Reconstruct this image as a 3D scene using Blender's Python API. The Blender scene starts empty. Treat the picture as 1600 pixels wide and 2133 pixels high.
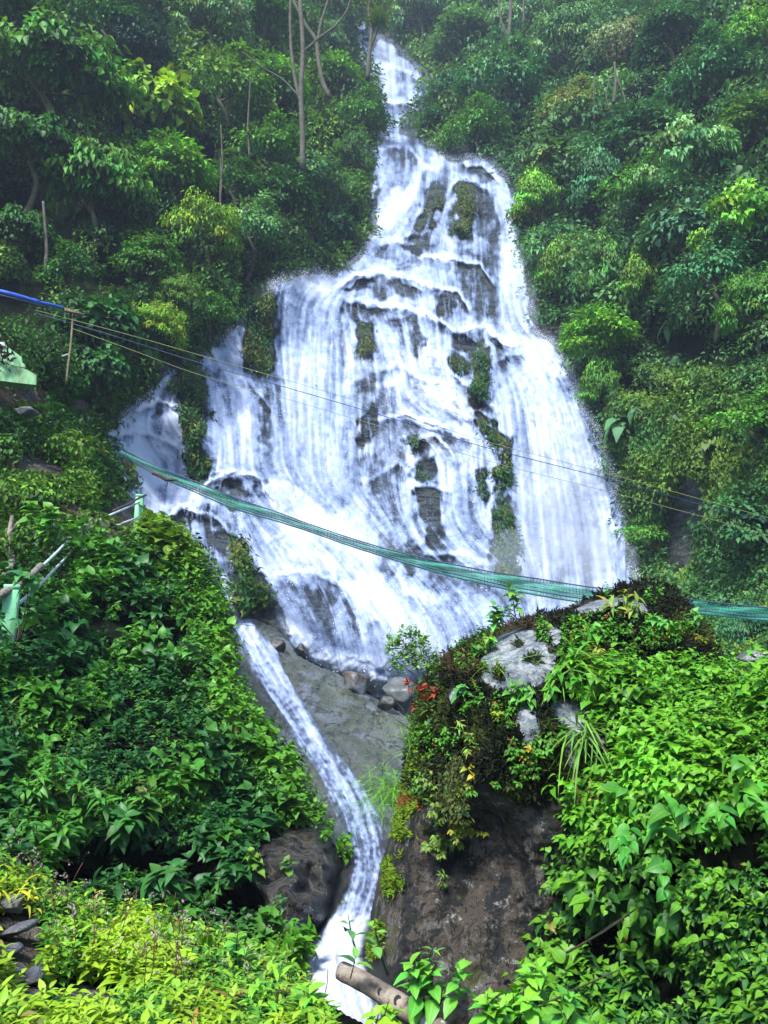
import bpy, math, random
import numpy as np
from mathutils import Vector
rng = np.random.default_rng(7)
random.seed(7)
C = bpy.context.scene
R_ = math.radians

# ------------------------------------------------------------------ camera, world, sun, exposure
EYE = np.array([0.0, 0.0, 1.6])
PITCH, FPX, CX, CY = R_(12.0), 1611.0, 800.0, 1066.5
cam = bpy.data.cameras.new('camera'); co = bpy.data.objects.new('camera', cam); C.collection.objects.link(co)
co.location = EYE; co.rotation_euler = (math.pi/2 + PITCH, 0, 0)
cam.sensor_fit = 'VERTICAL'; cam.sensor_height = 24.0; cam.lens = 24.0*FPX/2133.0
cam.clip_start = 0.05; cam.clip_end = 900
C.camera = co
w = bpy.data.worlds.new('World'); C.world = w; w.use_nodes = True
nt = w.node_tree; nt.nodes.clear()
SUN_EL, SUN_AZ = R_(52), R_(206)     # azimuth measured clockwise from +Y (behind the camera, a little left)
sky = nt.nodes.new('ShaderNodeTexSky'); sky.sky_type = 'NISHITA'; sky.sun_disc = False
sky.sun_elevation = SUN_EL; sky.sun_rotation = SUN_AZ; sky.altitude = 800; sky.air_density = 1.0; sky.dust_density = 1.2; sky.ozone_density = 1.6
bg = nt.nodes.new('ShaderNodeBackground'); bg.inputs['Strength'].default_value = 0.115
wo = nt.nodes.new('ShaderNodeOutputWorld'); nt.links.new(sky.outputs[0], bg.inputs[0]); nt.links.new(bg.outputs[0], wo.inputs[0])
sl = bpy.data.lights.new('sun', 'SUN'); sl.energy = 3.2; sl.angle = R_(12); sl.color = (1.0, 0.98, 0.94)
so = bpy.data.objects.new('sun', sl); C.collection.objects.link(so)
sd = Vector((math.sin(SUN_AZ)*math.cos(SUN_EL), math.cos(SUN_AZ)*math.cos(SUN_EL), math.sin(SUN_EL)))
so.rotation_euler = sd.to_track_quat('Z', 'Y').to_euler(); so.location = (0, 0, 60)
C.view_settings.view_transform = 'Standard'; C.view_settings.look = 'None'
C.view_settings.exposure = 1.55; C.view_settings.gamma = 1
HAZE = .0008
C.cycles.max_bounces = 6; C.cycles.diffuse_bounces = 3; C.cycles.glossy_bounces = 2; C.cycles.transmission_bounces = 3
C.cycles.transparent_max_bounces = 16; C.cycles.volume_bounces = 1; C.cycles.caustics_reflective = False; C.cycles.caustics_refractive = False

# ------------------------------------------------------------------ maths helpers
SP, CP = math.sin(PITCH), math.cos(PITCH)
def P(px, py, Y):
    """the world point seen at photo position (px, py), Y metres ahead"""
    px, py, Y = np.broadcast_arrays(np.asarray(px, float), np.asarray(py, float), np.asarray(Y, float))
    dx = (px-CX)/FPX; dv = (CY-py)/FPX
    y = CP - dv*SP; z = SP + dv*CP
    return np.stack([dx/y*Y + EYE[0], Y + EYE[1], z/y*Y + EYE[2]], -1)
def unit(v): return v/np.maximum(np.linalg.norm(v, axis=-1, keepdims=True), 1e-9)
LAT = np.random.default_rng(3).random((64, 64, 64)).astype(np.float32)
def vn(p):
    p = np.asarray(p, float); f = np.floor(p); t = p-f; t = t*t*(3-2*t); i = f.astype(int) & 63; j = (i+1) & 63
    x0, y0, z0 = i[..., 0], i[..., 1], i[..., 2]; x1, y1, z1 = j[..., 0], j[..., 1], j[..., 2]
    tx, ty, tz = t[..., 0], t[..., 1], t[..., 2]
    a = LAT[x0, y0, z0]*(1-tx)+LAT[x1, y0, z0]*tx; b = LAT[x0, y1, z0]*(1-tx)+LAT[x1, y1, z0]*tx
    c = LAT[x0, y0, z1]*(1-tx)+LAT[x1, y0, z1]*tx; d = LAT[x0, y1, z1]*(1-tx)+LAT[x1, y1, z1]*tx
    return (a*(1-ty)+b*ty)*(1-tz)+(c*(1-ty)+d*ty)*tz
def fbm(p, o=4):
    s = 0; a = .5; q = np.asarray(p, float)+11.3
    for k in range(o): s = s+a*(vn(q)*2-1); q = q*2.03+5.7; a *= .5
    return s
def n2(px, py, f, seed=0, o=3):
    return fbm(np.stack([px*f, py*f, np.zeros_like(px)+seed*7.31], -1), o)
def ss(a, b, x):
    t = np.clip((x-a)/(b-a), 0, 1); return t*t*(3-2*t)
class TPS:
    def __init__(s, pts):
        a = np.array(pts, float); s.X = a[:, :2]/500; v = np.log(a[:, 2]); n = len(a)
        K = s.k(s.X, s.X)+np.eye(n)*1e-3; Q = np.hstack([np.ones((n, 1)), s.X])
        A = np.block([[K, Q], [Q.T, np.zeros((3, 3))]]); s.c = np.linalg.solve(A, np.concatenate([v, np.zeros(3)]))
        s.lo, s.hi = v.min()-.25, v.max()+.25
    def k(s, A, B):
        r = ((A[:, None]-B[None])**2).sum(-1); return .5*r*np.log(r+1e-9)
    def __call__(s, px, py):
        sh = np.shape(px); X = np.stack([np.ravel(px), np.ravel(py)], -1)/500
        v = s.k(X, s.X)@s.c[:-3]+s.c[-3]+X@s.c[-2:]
        return np.exp(np.clip(v, s.lo, s.hi)).reshape(sh)
def inpoly(px, py, poly):
    r = np.zeros(np.shape(px), bool); n = len(poly)
    for k in range(n):
        x0, y0 = poly[k]; x1, y1 = poly[(k+1) % n]
        if y0 == y1: continue
        c = (py >= min(y0, y1)) & (py < max(y0, y1)); r ^= c & (px < x0+(py-y0)*(x1-x0)/(y1-y0))
    return r
def near_edge(px, py, poly):
    """distance to the outline and the closest point on it"""
    best = np.full(np.shape(px), 1e9); bx = np.zeros(np.shape(px)); by = np.zeros(np.shape(px)); n = len(poly)
    for k in range(n):
        x0, y0 = poly[k]; x1, y1 = poly[(k+1) % n]; dx, dy = x1-x0, y1-y0; L = dx*dx+dy*dy
        if L == 0: continue
        t = np.clip(((px-x0)*dx+(py-y0)*dy)/L, 0, 1); qx = x0+t*dx; qy = y0+t*dy; d = np.hypot(px-qx, py-qy)
        m = d < best; best = np.where(m, d, best); bx = np.where(m, qx, bx); by = np.where(m, qy, by)
    return best, bx, by
def ell(px, py, e):
    cx, cy, rx, ry, a = e[:5]; c, s = math.cos(R_(a)), math.sin(R_(a)); x = px-cx; y = py-cy
    return np.sqrt(((x*c+y*s)/rx)**2+((-x*s+y*c)/ry)**2)

# ------------------------------------------------------------------ mesh + object helpers
def mesh_np(name, V, F, mats, attrs=None, smooth=False, mi=None):
    """F: (n,k) faces"""
    me = bpy.data.meshes.new(name); V = np.asarray(V, np.float32)
    Fs = F if isinstance(F, list) else [F]; Fs = [np.asarray(f, np.int32) for f in Fs if len(f)]
    me.vertices.add(len(V)); me.vertices.foreach_set('co', V.ravel())
    tot = sum(f.size for f in Fs); me.loops.add(tot); me.loops.foreach_set('vertex_index', np.concatenate([f.ravel() for f in Fs]))
    npoly = sum(len(f) for f in Fs); me.polygons.add(npoly)
    lt = np.concatenate([np.full(len(f), f.shape[1], np.int32) for f in Fs]); ls = np.concatenate([[0], np.cumsum(lt)[:-1]]).astype(np.int32)
    me.polygons.foreach_set('loop_start', ls); me.polygons.foreach_set('loop_total', lt)
    if mi is not None: me.polygons.foreach_set('material_index', np.asarray(mi, np.int32))
    me.update(calc_edges=True)
    if smooth: me.polygons.foreach_set('use_smooth', np.ones(npoly, bool))
    for k, v in (attrs or {}).items():
        v = np.asarray(v, np.float32)
        if v.ndim == 1:
            at = me.attributes.new(k, 'FLOAT', 'POINT'); at.data.foreach_set('value', v)
        else:
            at = me.attributes.new(k, 'FLOAT_COLOR', 'POINT')
            if v.shape[1] == 3: v = np.hstack([v, np.ones((len(v), 1), np.float32)])
            at.data.foreach_set('color', v.ravel())
    for m in (mats if isinstance(mats, (list, tuple)) else [mats]): me.materials.append(m)
    return me
def link(name, me, parent=None, loc=None):
    o = bpy.data.objects.new(name, me); C.collection.objects.link(o); o.parent = parent
    if loc is not None: o.location = loc
    return o
def tag(o, label=None, cat=None, group=None, kind=None):
    if label: o['label'] = label
    if cat: o['category'] = cat
    if group: o['group'] = group
    if kind: o['kind'] = kind
    return o
def empty(name, loc, label, cat, group=None):
    o = bpy.data.objects.new(name, None); C.collection.objects.link(o); o.location = tuple(loc); o.empty_display_size = .2
    return tag(o, label, cat, group)
def tube(path, rad, n=8, wob=0.0, seed=0):
    """a tapered tube along path -> V, quads, (caps are small discs of triangles folded in as quads)"""
    path = np.asarray(path, float); rad = np.broadcast_to(np.asarray(rad, float), (len(path),))
    T = unit(np.gradient(path, axis=0)); ref = np.array([0, 0, 1.]) if abs(T[0][2]) < .8 else np.array([0, 1., 0])
    V = []; a = np.linspace(0, 2*np.pi, n, endpoint=False); rr = np.random.default_rng(seed)
    u = unit(np.cross(T[0], ref))
    for k in range(len(path)):
        u = unit(u-T[k]*np.dot(u, T[k])); v = np.cross(T[k], u)
        r = rad[k]*(1+wob*(rr.random(n)-.5))
        V.append(path[k]+np.outer(np.cos(a)*r, u)+np.outer(np.sin(a)*r, v))
    V = np.vstack(V); F = []
    for k in range(len(path)-1):
        for i in range(n): j = (i+1) % n; F.append((k*n+i, k*n+j, (k+1)*n+j, (k+1)*n+i))
    m = len(V); V = np.vstack([V, path[0], path[-1]])
    e = (len(path)-1)*n
    for i in range(0, n, 2):
        F.append((m, (i+2) % n, i+1, i)); F.append((m+1, e+i, e+i+1, e+(i+2) % n))
    return V, np.array(F)
def smooth_path(pts, n=24):
    p = np.asarray(pts, float); d = np.concatenate([[0], np.cumsum(np.linalg.norm(np.diff(p, axis=0), axis=1))]); t = np.linspace(0, d[-1], n)
    out = np.stack([np.interp(t, d, p[:, k]) for k in range(p.shape[1])], -1)
    for _ in range(max(2, n//10)): out[1:-1] = (out[:-2]+2*out[1:-1]+out[2:])/4
    return out
class MB:
    def __init__(s): s.V = []; s.F = []; s.n = 0; s.A = []
    def add(s, V, F, a=0.0):
        s.V.append(V); s.F.append(np.asarray(F)+s.n); s.n += len(V); s.A.append(np.full(len(V), a))
    def tube(s, path, rad, n=8, wob=0, seed=0, a=0.0): s.add(*tube(path, rad, n, wob, seed), a=a)
    def box(s, c, sx, sy, sz, rot=0.0, bev=0.008):
        c = np.asarray(c, float); pts = []
        for zz, k in ((-sz, bev), (-sz+bev, 0), (sz-bev, 0), (sz, bev)):
            hx, hy = sx-k, sy-k
            q = [(-hx+bev, -hy), (hx-bev, -hy), (hx, -hy+bev), (hx, hy-bev), (hx-bev, hy), (-hx+bev, hy), (-hx, hy-bev), (-hx, -hy+bev)]
            pts += [(a, b, zz) for a, b in q]
        pts = np.array(pts); F = []
        cr, sr = math.cos(rot), math.sin(rot)
        pts = np.stack([pts[:, 0]*cr-pts[:, 1]*sr, pts[:, 0]*sr+pts[:, 1]*cr, pts[:, 2]], -1)+c
        for k in range(3):
            for i in range(8): j = (i+1) % 8; F.append((k*8+i, k*8+j, k*8+8+j, k*8+8+i))
        F += [(0, 7, 6, 1), (1, 6, 5, 2), (2, 5, 4, 3), (24, 25, 30, 31), (25, 26, 29, 30), (26, 27, 28, 29)]
        s.add(pts, F)
    def mesh(s, name, mat, smooth=False, attrs=False):
        V = np.vstack(s.V); F = np.vstack(s.F)
        return mesh_np(name, V, F, mat, {'tone': np.concatenate(s.A)} if attrs else None, smooth)
    def build(s, name, mat, parent=None, smooth=False, loc=None):
        return link(name, s.mesh(name, mat, smooth), parent, loc)

# ------------------------------------------------------------------ materials
def newmat(name):
    m = bpy.data.materials.new(name); m.use_nodes = True; t = m.node_tree; t.nodes.clear(); return m, t
class N:
    def __init__(s, t): s.t = t
    def n(s, typ, **k):
        nd = s.t.nodes.new('ShaderNode'+typ)
        for a, b in k.items(): setattr(nd, a, b)
        return nd
    def L(s, a, b): s.t.links.new(a, b)
    def set(s, sock, v):
        if isinstance(v, bpy.types.NodeSocket): s.L(v, sock)
        elif v is not None: sock.default_value = v
    def math(s, op, a, b=0.0, c=None, clamp=False):
        nd = s.n('Math', operation=op, use_clamp=clamp); s.set(nd.inputs[0], a); s.set(nd.inputs[1], b)
        if c is not None: s.set(nd.inputs[2], c)
        return nd.outputs[0]
    def mix(s, f, a, b, bt='MIX'):
        nd = s.n('Mix', data_type='RGBA', blend_type=bt); s.set(nd.inputs[0], f)
        s.set(nd.inputs[6], a if isinstance(a, bpy.types.NodeSocket) else (*a, 1)); s.set(nd.inputs[7], b if isinstance(b, bpy.types.NodeSocket) else (*b, 1))
        return nd.outputs[2]
    def noise(s, scale, detail=4, rough=.6, vec=None, dist=0.0):
        nd = s.n('TexNoise'); nd.inputs['Scale'].default_value = scale; nd.inputs['Detail'].default_value = detail
        nd.inputs['Roughness'].default_value = rough; nd.inputs['Distortion'].default_value = dist
        if vec is not None: s.L(vec, nd.inputs['Vector'])
        return nd.outputs['Fac']
    def vor(s, scale, vec=None, feat='F1'):
        nd = s.n('TexVoronoi', feature=feat); nd.inputs['Scale'].default_value = scale
        if vec is not None: s.L(vec, nd.inputs['Vector'])
        return nd.outputs['Distance']
    def ramp(s, f, a, b):
        nd = s.n('MapRange', interpolation_type='SMOOTHSTEP'); s.set(nd.inputs[0], f); nd.inputs[1].default_value = a; nd.inputs[2].default_value = b
        return nd.outputs[0]
    def attr(s, name): return s.n('Attribute', attribute_name=name)
    def pos(s, sc=(1, 1, 1), obj=False):
        g = s.n('TexCoord').outputs['Object'] if obj else s.n('NewGeometry').outputs['Position']
        if sc == (1, 1, 1): return g
        m = s.n('Mapping'); m.inputs['Scale'].default_value = sc; s.L(g, m.inputs[0]); return m.outputs[0]
    def bump(s, h, strength, dist=.05):
        b = s.n('Bump'); b.inputs['Strength'].default_value = strength; b.inputs['Distance'].default_value = dist; s.L(h, b.inputs['Height']); return b.outputs[0]
    def pr(s, col, rough=.6, spec=.5, normal=None, alpha=None, metal=0):
        p = s.n('BsdfPrincipled'); s.set(p.inputs['Base Color'], col if isinstance(col, bpy.types.NodeSocket) else (*col, 1)); s.set(p.inputs['Roughness'], rough)
        s.set(p.inputs['Specular IOR Level'], spec); p.inputs['Metallic'].default_value = metal
        if normal is not None: s.L(normal, p.inputs['Normal'])
        if alpha is not None: s.set(p.inputs['Alpha'], alpha)
        return p.outputs[0]
    def out(s, sh): o = s.n('OutputMaterial'); s.L(sh, o.inputs[0])

def leaf_mat(name, transl=.28, rough=.42, veins=False, spec=.4):
    m, t = newmat(name); n = N(t)
    a = n.attr('col').outputs['Color']; oc = n.n('ObjectInfo').outputs['Color']
    col = n.mix(1.0, a, oc, 'MULTIPLY')
    nz = n.noise(14, 2, .5, n.pos()); col = n.mix(n.ramp(nz, .35, .75), n.mix(1, col, (.78, .8, .8), 'MULTIPLY'), col)
    nrm = None
    if veins:
        sx = n.n('SeparateColor'); n.L(n.attr('luv').outputs['Color'], sx.inputs[0])
        ay = sx.outputs[1]
        mid = n.math('SUBTRACT', 1.0, n.ramp(ay, .02, .16))
        v = n.math('FRACT', n.math('ADD', n.math('MULTIPLY', sx.outputs[0], 7.0), n.math('MULTIPLY', ay, -2.4)))
        vl = n.math('SUBTRACT', 1.0, n.ramp(v, .0, .22))
        f = n.math('MAXIMUM', n.math('MULTIPLY', mid, .55), n.math('MULTIPLY', vl, .28))
        col = n.mix(f, col, n.mix(1, col, (1.9, 1.55, 1.6), 'MULTIPLY'))
        nrm = n.bump(f, .35, .004)
    p = n.pr(col, rough, spec, nrm)
    tr = n.n('BsdfTranslucent'); n.L(n.mix(1, col, (1.25, 1.15, .5), 'MULTIPLY'), tr.inputs[0])
    mx = n.n('MixShader'); mx.inputs[0].default_value = transl; n.L(p, mx.inputs[1]); n.L(tr.outputs[0], mx.inputs[2]); n.out(mx.outputs[0])
    return m
M = {}
M['leaf'] = leaf_mat('leaf_far', .25, .55, spec=.22)
M['leafn'] = leaf_mat('leaf_near', .25, .46, True, .32)
M['moss'] = leaf_mat('moss', .15, .85, spec=.2)

def rock_terrain():
    m, t = newmat('hill_soil_rock'); n = N(t); wa = n.n('SeparateColor'); n.L(n.attr('w').outputs['Color'], wa.inputs[0])
    p = n.pos(); pz = n.pos((1, 1, .25))
    big = n.noise(.6, 6, .65, p); fine = n.noise(5, 6, .7, p); st = n.noise(1.6, 6, .7, n.pos((.5, .5, 3.0)))
    soil = n.mix(n.ramp(big, .35, .7), (.006, .011, .005), (.018, .028, .010))
    rock = n.mix(n.ramp(st, .43, .57), (.012, .017, .016), (.070, .086, .080)); rock = n.mix(n.ramp(fine, .45, .7), rock, n.mix(1, rock, (.45, .45, .5), 'MULTIPLY'))
    moss = n.mix(n.ramp(fine, .35, .65), (.016, .030, .007), (.075, .095, .02))
    brown = n.mix(n.ramp(fine, .35, .65), (.05, .036, .022), (.16, .125, .085)); brown = n.mix(n.ramp(n.noise(2, 4, .6, p), .45, .65), brown, (.09, .10, .12))
    def wt(s): return n.ramp(n.math('ADD', s, n.math('MULTIPLY', n.math('SUBTRACT', n.noise(2.2, 5, .7, p), .5), .9)), .4, .6)
    col = n.mix(wt(wa.outputs[0]), soil, rock); col = n.mix(wt(wa.outputs[1]), col, moss); col = n.mix(wt(wa.outputs[2]), col, brown)
    h = n.math('ADD', n.math('MULTIPLY', st, .6), fine)
    n.out(n.pr(col, n.mix(wa.outputs[0], (.95,)*3, (.4,)*3), n.math('MULTIPLY_ADD', wa.outputs[0], .35, .08), n.bump(h, 1.0, .3))); return m
M['hill'] = rock_terrain()

def slab_mat():
    m, t = newmat('slab_rock'); n = N(t); p = n.pos(); q = n.pos((1.0, .35, 1.6))
    wa = n.n('SeparateColor'); n.L(n.attr('w').outputs['Color'], wa.inputs[0])
    a = n.noise(.8, 6, .7, q, .6); b = n.noise(3.5, 8, .75, q); c = n.noise(1.3, 3, .5, p)
    col = n.mix(n.ramp(a, .35, .65), (.038, .048, .030), (.115, .135, .110)); col = n.mix(n.ramp(c, .5, .62), col, (.12, .14, .165))
    col = n.mix(n.ramp(b, .5, .64), col, (.030, .040, .026)); col = n.mix(n.ramp(n.noise(2.2, 6, .7, p), .60, .68), col, (.022, .030, .010))
    cn = n.noise(.55, 7, .62, n.pos((1.5, .4, 1.5)), 1.2); crm = n.math('SUBTRACT', 1, n.ramp(n.math('ABSOLUTE', n.math('SUBTRACT', cn, .5)), .0, .009)); col = n.mix(n.math('MULTIPLY', crm, .75), col, (.025, .03, .018)); sk = n.noise(6, 5, .7, n.pos((1.4, .10, .9)), .4); col = n.mix(n.ramp(sk, .45, .7), col, n.mix(1, col, (1.5, 1.45, 1.4), 'MULTIPLY'))
    dark = n.mix(n.ramp(b, .4, .65), (.006, .006, .006), (.045, .042, .036)); col = n.mix(wa.outputs[0], col, dark)
    h = n.math('SUBTRACT', n.math('ADD', b, a), n.math('MULTIPLY', crm, .5))
    n.out(n.pr(col, .28, .5, n.bump(h, 1.0, .2))); return m
M['slab'] = slab_mat()
def boulder_mat():
    m, t = newmat('boulder_rock'); n = N(t); p = n.pos()
    wa = n.n('SeparateColor'); n.L(n.attr('w').outputs['Color'], wa.inputs[0])   # r pale lichen rock, g brown face, b dark moss
    f1 = n.noise(3, 6, .7, p); f2 = n.noise(14, 6, .75, p); f3 = n.noise(45, 4, .7, p); dr = n.noise(3.2, 6, .7, n.pos((1.6, 1.6, .42)), .5)
    def wt(s, k=.9): return n.ramp(n.math('ADD', s, n.math('MULTIPLY', n.math('SUBTRACT', n.noise(5, 7, .72, p), .5), k)), .42, .58)
    black = n.mix(n.ramp(f2, .4, .7), (.004, .005, .003), (.020, .024, .012))
    pale = n.mix(n.ramp(n.math('ADD', n.math('MULTIPLY', f2, .5), n.math('MULTIPLY', n.noise(7, 6, .75, p, .6), .5)), .42, .58), (.10, .125, .15), (.36, .39, .40)); pale = n.mix(n.ramp(f1, .48, .62), pale, (.13, .155, .19)); pale = n.mix(n.ramp(f3, .55, .68), pale, (.07, .08, .075)); pale = n.mix(n.ramp(n.noise(8, 6, .8, p), .57, .62), pale, (.03, .035, .02))
    brown = n.mix(n.ramp(n.math('ADD', n.math('MULTIPLY', dr, .6), n.math('MULTIPLY', f2, .4)), .465, .52), (.004, .005, .005), (.062, .050, .038))
    brown = n.mix(n.ramp(n.noise(4.5, 8, .8, n.pos((1, 1, .6)), .4), .535, .575), brown, (.105, .096, .082))
    brown = n.mix(n.ramp(n.noise(3.1, 5, .75, n.pos((1.5, 1.5, .35)), .3), .545, .585), brown, (.010, .013, .016))
    brown = n.mix(n.ramp(n.noise(28, 4, .7, p), .555, .60), brown, (.016, .015, .012)); brown = n.mix(n.math('MULTIPLY', n.ramp(n.noise(7, 7, .85, p), .59, .63), .85), brown, (.27, .30, .29))
    brown = n.mix(n.ramp(n.noise(3.6, 4, .6, n.pos((1.1, 1.1, 1.1))), .60, .66), brown, (.05, .06, .016))
    moss = n.mix(n.ramp(f2, .35, .7), (.006, .010, .003), (.040, .046, .012))
    col = n.mix(wt(wa.outputs[1]), black, brown); col = n.mix(wt(wa.outputs[0], 1.1), col, pale); col = n.mix(wt(wa.outputs[2]), col, moss)
    h = n.math('ADD', n.math('MULTIPLY', f1, 1.6), n.math('ADD', n.math('MULTIPLY', f2, 1.1), n.math('MULTIPLY', f3, .5)))
    n.out(n.pr(col, .72, .35, n.bump(h, 1.0, .05))); return m
M['boulder'] = boulder_mat()
def bank_mat():
    m, t = newmat('bank_soil'); n = N(t); p = n.pos(); wa = n.n('SeparateColor'); n.L(n.attr('w').outputs['Color'], wa.inputs[0])
    f = n.noise(4, 6, .7, p); f2 = n.noise(1.6, 6, .7, n.pos((1, 1, .6)), .6)
    soil = n.mix(n.ramp(f, .4, .7), (.004, .006, .003), (.016, .018, .009))
    wet = n.mix(n.ramp(f2, .42, .6), (.006, .006, .005), (.05, .048, .04)); wet = n.mix(n.ramp(f, .55, .7), wet, (.12, .085, .04)); wet = n.mix(n.ramp(n.noise(1.1, 3, .5, p), .58, .66), wet, (.15, .16, .16))
    wet = n.mix(n.ramp(n.noise(5, 6, .7, p), .45, .6), wet, (.012, .012, .011))
    col = n.mix(wa.outputs[0], soil, wet)
    brown = n.mix(n.ramp(f, .35, .65), (.045, .033, .025), (.13, .11, .10)); brown = n.mix(n.ramp(f2, .5, .6), brown, (.10, .12, .16)); col = n.mix(wa.outputs[2], col, brown)
    n.out(n.pr(col, n.mix(wa.outputs[0], (.95,)*3, (.25,)*3), n.math('MULTIPLY_ADD', wa.outputs[0], .4, .05), n.bump(n.math('ADD', n.math('ADD', f, f2), n.math('MULTIPLY', n.vor(3.5, p), .8)), 1.0, .2))); return m
M['bank'] = bank_mat()
def rockmat(name, c1, c2, c3, sc=2.0, rough=.5, obj=True):
    m, t = newmat(name); n = N(t); p = n.pos(obj=obj)
    a = n.noise(sc, 6, .65, p, .5); b = n.noise(sc*4, 6, .7, p)
    col = n.mix(n.ramp(a, .4, .6), c1, c2); col = n.mix(n.ramp(b, .55, .7), col, c3)
    n.out(n.pr(col, rough, .5, n.bump(n.math('ADD', a, b), .7, .06))); return m
M['rockbrown'] = rockmat('boulder_brown', (.085, .055, .04), (.15, .165, .18), (.03, .03, .028), 1.0, .3)
M['rockgrey'] = rockmat('boulder_grey', (.06, .068, .066), (.13, .145, .15), (.025, .028, .026), 1.0, .3)
M['rockdark'] = rockmat('rock_dark', (.018, .019, .018), (.07, .072, .07), (.03, .045, .012), 1.6, .35)
M['stone'] = rockmat('stone_slate', (.075, .085, .115), (.15, .14, .13), (.05, .045, .04), 5, .5)
M['bark'] = rockmat('bark_mossy', (.085, .075, .05), (.045, .055, .022), (.02, .018, .012), 3.0, .9)
M['barkgrey'] = rockmat('bark_grey', (.085, .078, .058), (.05, .052, .032), (.025, .022, .016), 2.2, .9)
M['driftw'] = rockmat('driftwood', (.22, .19, .155), (.12, .10, .08), (.07, .06, .045), 7.0, .85)
M['twig'] = rockmat('twig', (.045, .032, .02), (.03, .035, .012), (.015, .012, .008), 8, .8)
M['red'] = rockmat('petal_red', (.25, .03, .02), (.20, .05, .03), (.15, .02, .02), 20, .5)
M['plank'] = rockmat('plank_wood', (.22, .15, .08), (.15, .11, .06), (.08, .06, .04), 6, .8)
M['bamboo'] = rockmat('bamboo_pole', (.14, .12, .05), (.10, .09, .035), (.06, .05, .02), 4, .6)
def paint(name, c, dirt, rough=.5, sc=5):
    m, t = newmat(name); n = N(t); p = n.pos()
    a = n.noise(sc, 6, .7, p); b = n.noise(sc*.5, 5, .7, n.pos((1, 1, .35)))
    col = n.mix(n.ramp(a, .5, .72), c, n.mix(1, (*c,), (.7, .75, .7), 'MULTIPLY')); col = n.mix(n.math('MULTIPLY', n.ramp(b, .52, .68), .8), col, dirt)
    n.out(n.pr(col, rough, .4, n.bump(a, .3, .01))); return m
M['greenwall'] = paint('green_wall_paint', (.16, .36, .17), (.07, .085, .025), .6, 3)
M['greenpost'] = paint('green_post_paint', (.15, .42, .22), (.08, .16, .07), .5, 8)
M['whitetop'] = paint('pale_wall_paint', (.42, .48, .44), (.10, .13, .07), .6, 5)
M['pipe'] = paint('galvanised_pipe', (.42, .47, .50), (.20, .22, .20), .35, 14)
M['darkpipe'] = paint('dark_pipe', (.045, .04, .04), (.02, .02, .02), .5, 10)
M['blue'] = paint('blue_tarpaulin', (.03, .10, .50), (.02, .04, .15), .45, 10)
M['cabley'] = paint('yellow_cable', (.20, .23, .08), (.12, .12, .06), .5, 3)
M['cableb'] = paint('blue_cable', (.02, .045, .10), (.02, .03, .05), .5, 3)
def log_mat():
    m, t = newmat('log_bark'); n = N(t); p = n.pos()
    a = n.noise(9, 6, .7, p); b = n.noise(30, 6, .7, p); k = n.noise(16, 2, .4, p)
    col = n.mix(n.ramp(a, .4, .62), (.12, .10, .08), (.25, .21, .17)); col = n.mix(n.ramp(b, .5, .7), col, (.085, .06, .045)); col = n.mix(n.ramp(k, .66, .70), col, (.36, .38, .36)); col = n.mix(n.ramp(n.noise(7, 3, .5, p), .60, .64), col, (.03, .028, .03))
    n.out(n.pr(col, .75, .3, n.bump(n.math('ADD', a, b), .8, .012))); return m
M['log'] = log_mat(); M['knot'] = rockmat('log_knot', (.022, .022, .026), (.035, .035, .04), (.012, .012, .012), 30, .8)
def net_mat():
    m, t = newmat('green_net'); n = N(t)
    g = n.attr('luv').outputs['Color']; s = n.n('SeparateColor'); n.L(g, s.inputs[0])
    p = n.pos(); nz = n.noise(1.1, 5, .65, p)
    fx = n.math('FRACT', s.outputs[0]); fy = n.math('FRACT', s.outputs[1])
    gx = n.math('ABSOLUTE', n.math('SUBTRACT', fx, .5)); gy = n.math('ABSOLUTE', n.math('SUBTRACT', fy, .5))
    grid = n.math('GREATER_THAN', n.math('MAXIMUM', gx, gy), .36)
    cov = n.math('MULTIPLY_ADD', n.ramp(nz, .38, .62), .42, .25)
    al = n.math('MAXIMUM', n.math('MULTIPLY', grid, .75), cov)
    sh = n.pr((.015, .19, .13), .6, .3); tr = n.n('BsdfTransparent'); mx = n.n('MixShader'); n.L(al, mx.inputs[0]); n.L(tr.outputs[0], mx.inputs[1]); n.L(sh, mx.inputs[2]); n.out(mx.outputs[0]); return m
M['net'] = net_mat()
def water_mat(name):
    m, t = newmat(name); n = N(t); a = n.attr('foam').outputs['Fac']; th = n.attr('thick').outputs['Fac']
    p = n.pos((12, 12, 2.6)); nz = n.noise(1.0, 6, .8, p); sp = n.noise(2.6, 3, .7, p)
    al = n.math('ADD', a, n.math('MULTIPLY', n.math('SUBTRACT', nz, .5), .5), clamp=True); al = n.ramp(al, .02, .95)
    k = n.math('ADD', th, n.math('MULTIPLY', n.math('SUBTRACT', sp, .5), .24))
    col = n.mix(n.ramp(k, .0, .6), (.080, .115, .20), (.24, .315, .50)); col = n.mix(n.ramp(k, .45, 1.05), col, (.60, .67, .82))
    p1 = n.pr(col, .4, .35, n.bump(nz, .22, .08))
    tl = n.n('BsdfTranslucent'); n.L(col, tl.inputs[0]); m1 = n.n('MixShader'); m1.inputs[0].default_value = .22; n.L(p1, m1.inputs[1]); n.L(tl.outputs[0], m1.inputs[2])
    tr = n.n('BsdfTransparent'); tr.inputs[0].default_value = (.93, .95, 1, 1)
    mx = n.n('MixShader'); n.L(al, mx.inputs[0]); n.L(tr.outputs[0], mx.inputs[1]); n.L(m1.outputs[0], mx.inputs[2]); n.out(mx.outputs[0]); return m
M['water'] = water_mat('white_water')
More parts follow.
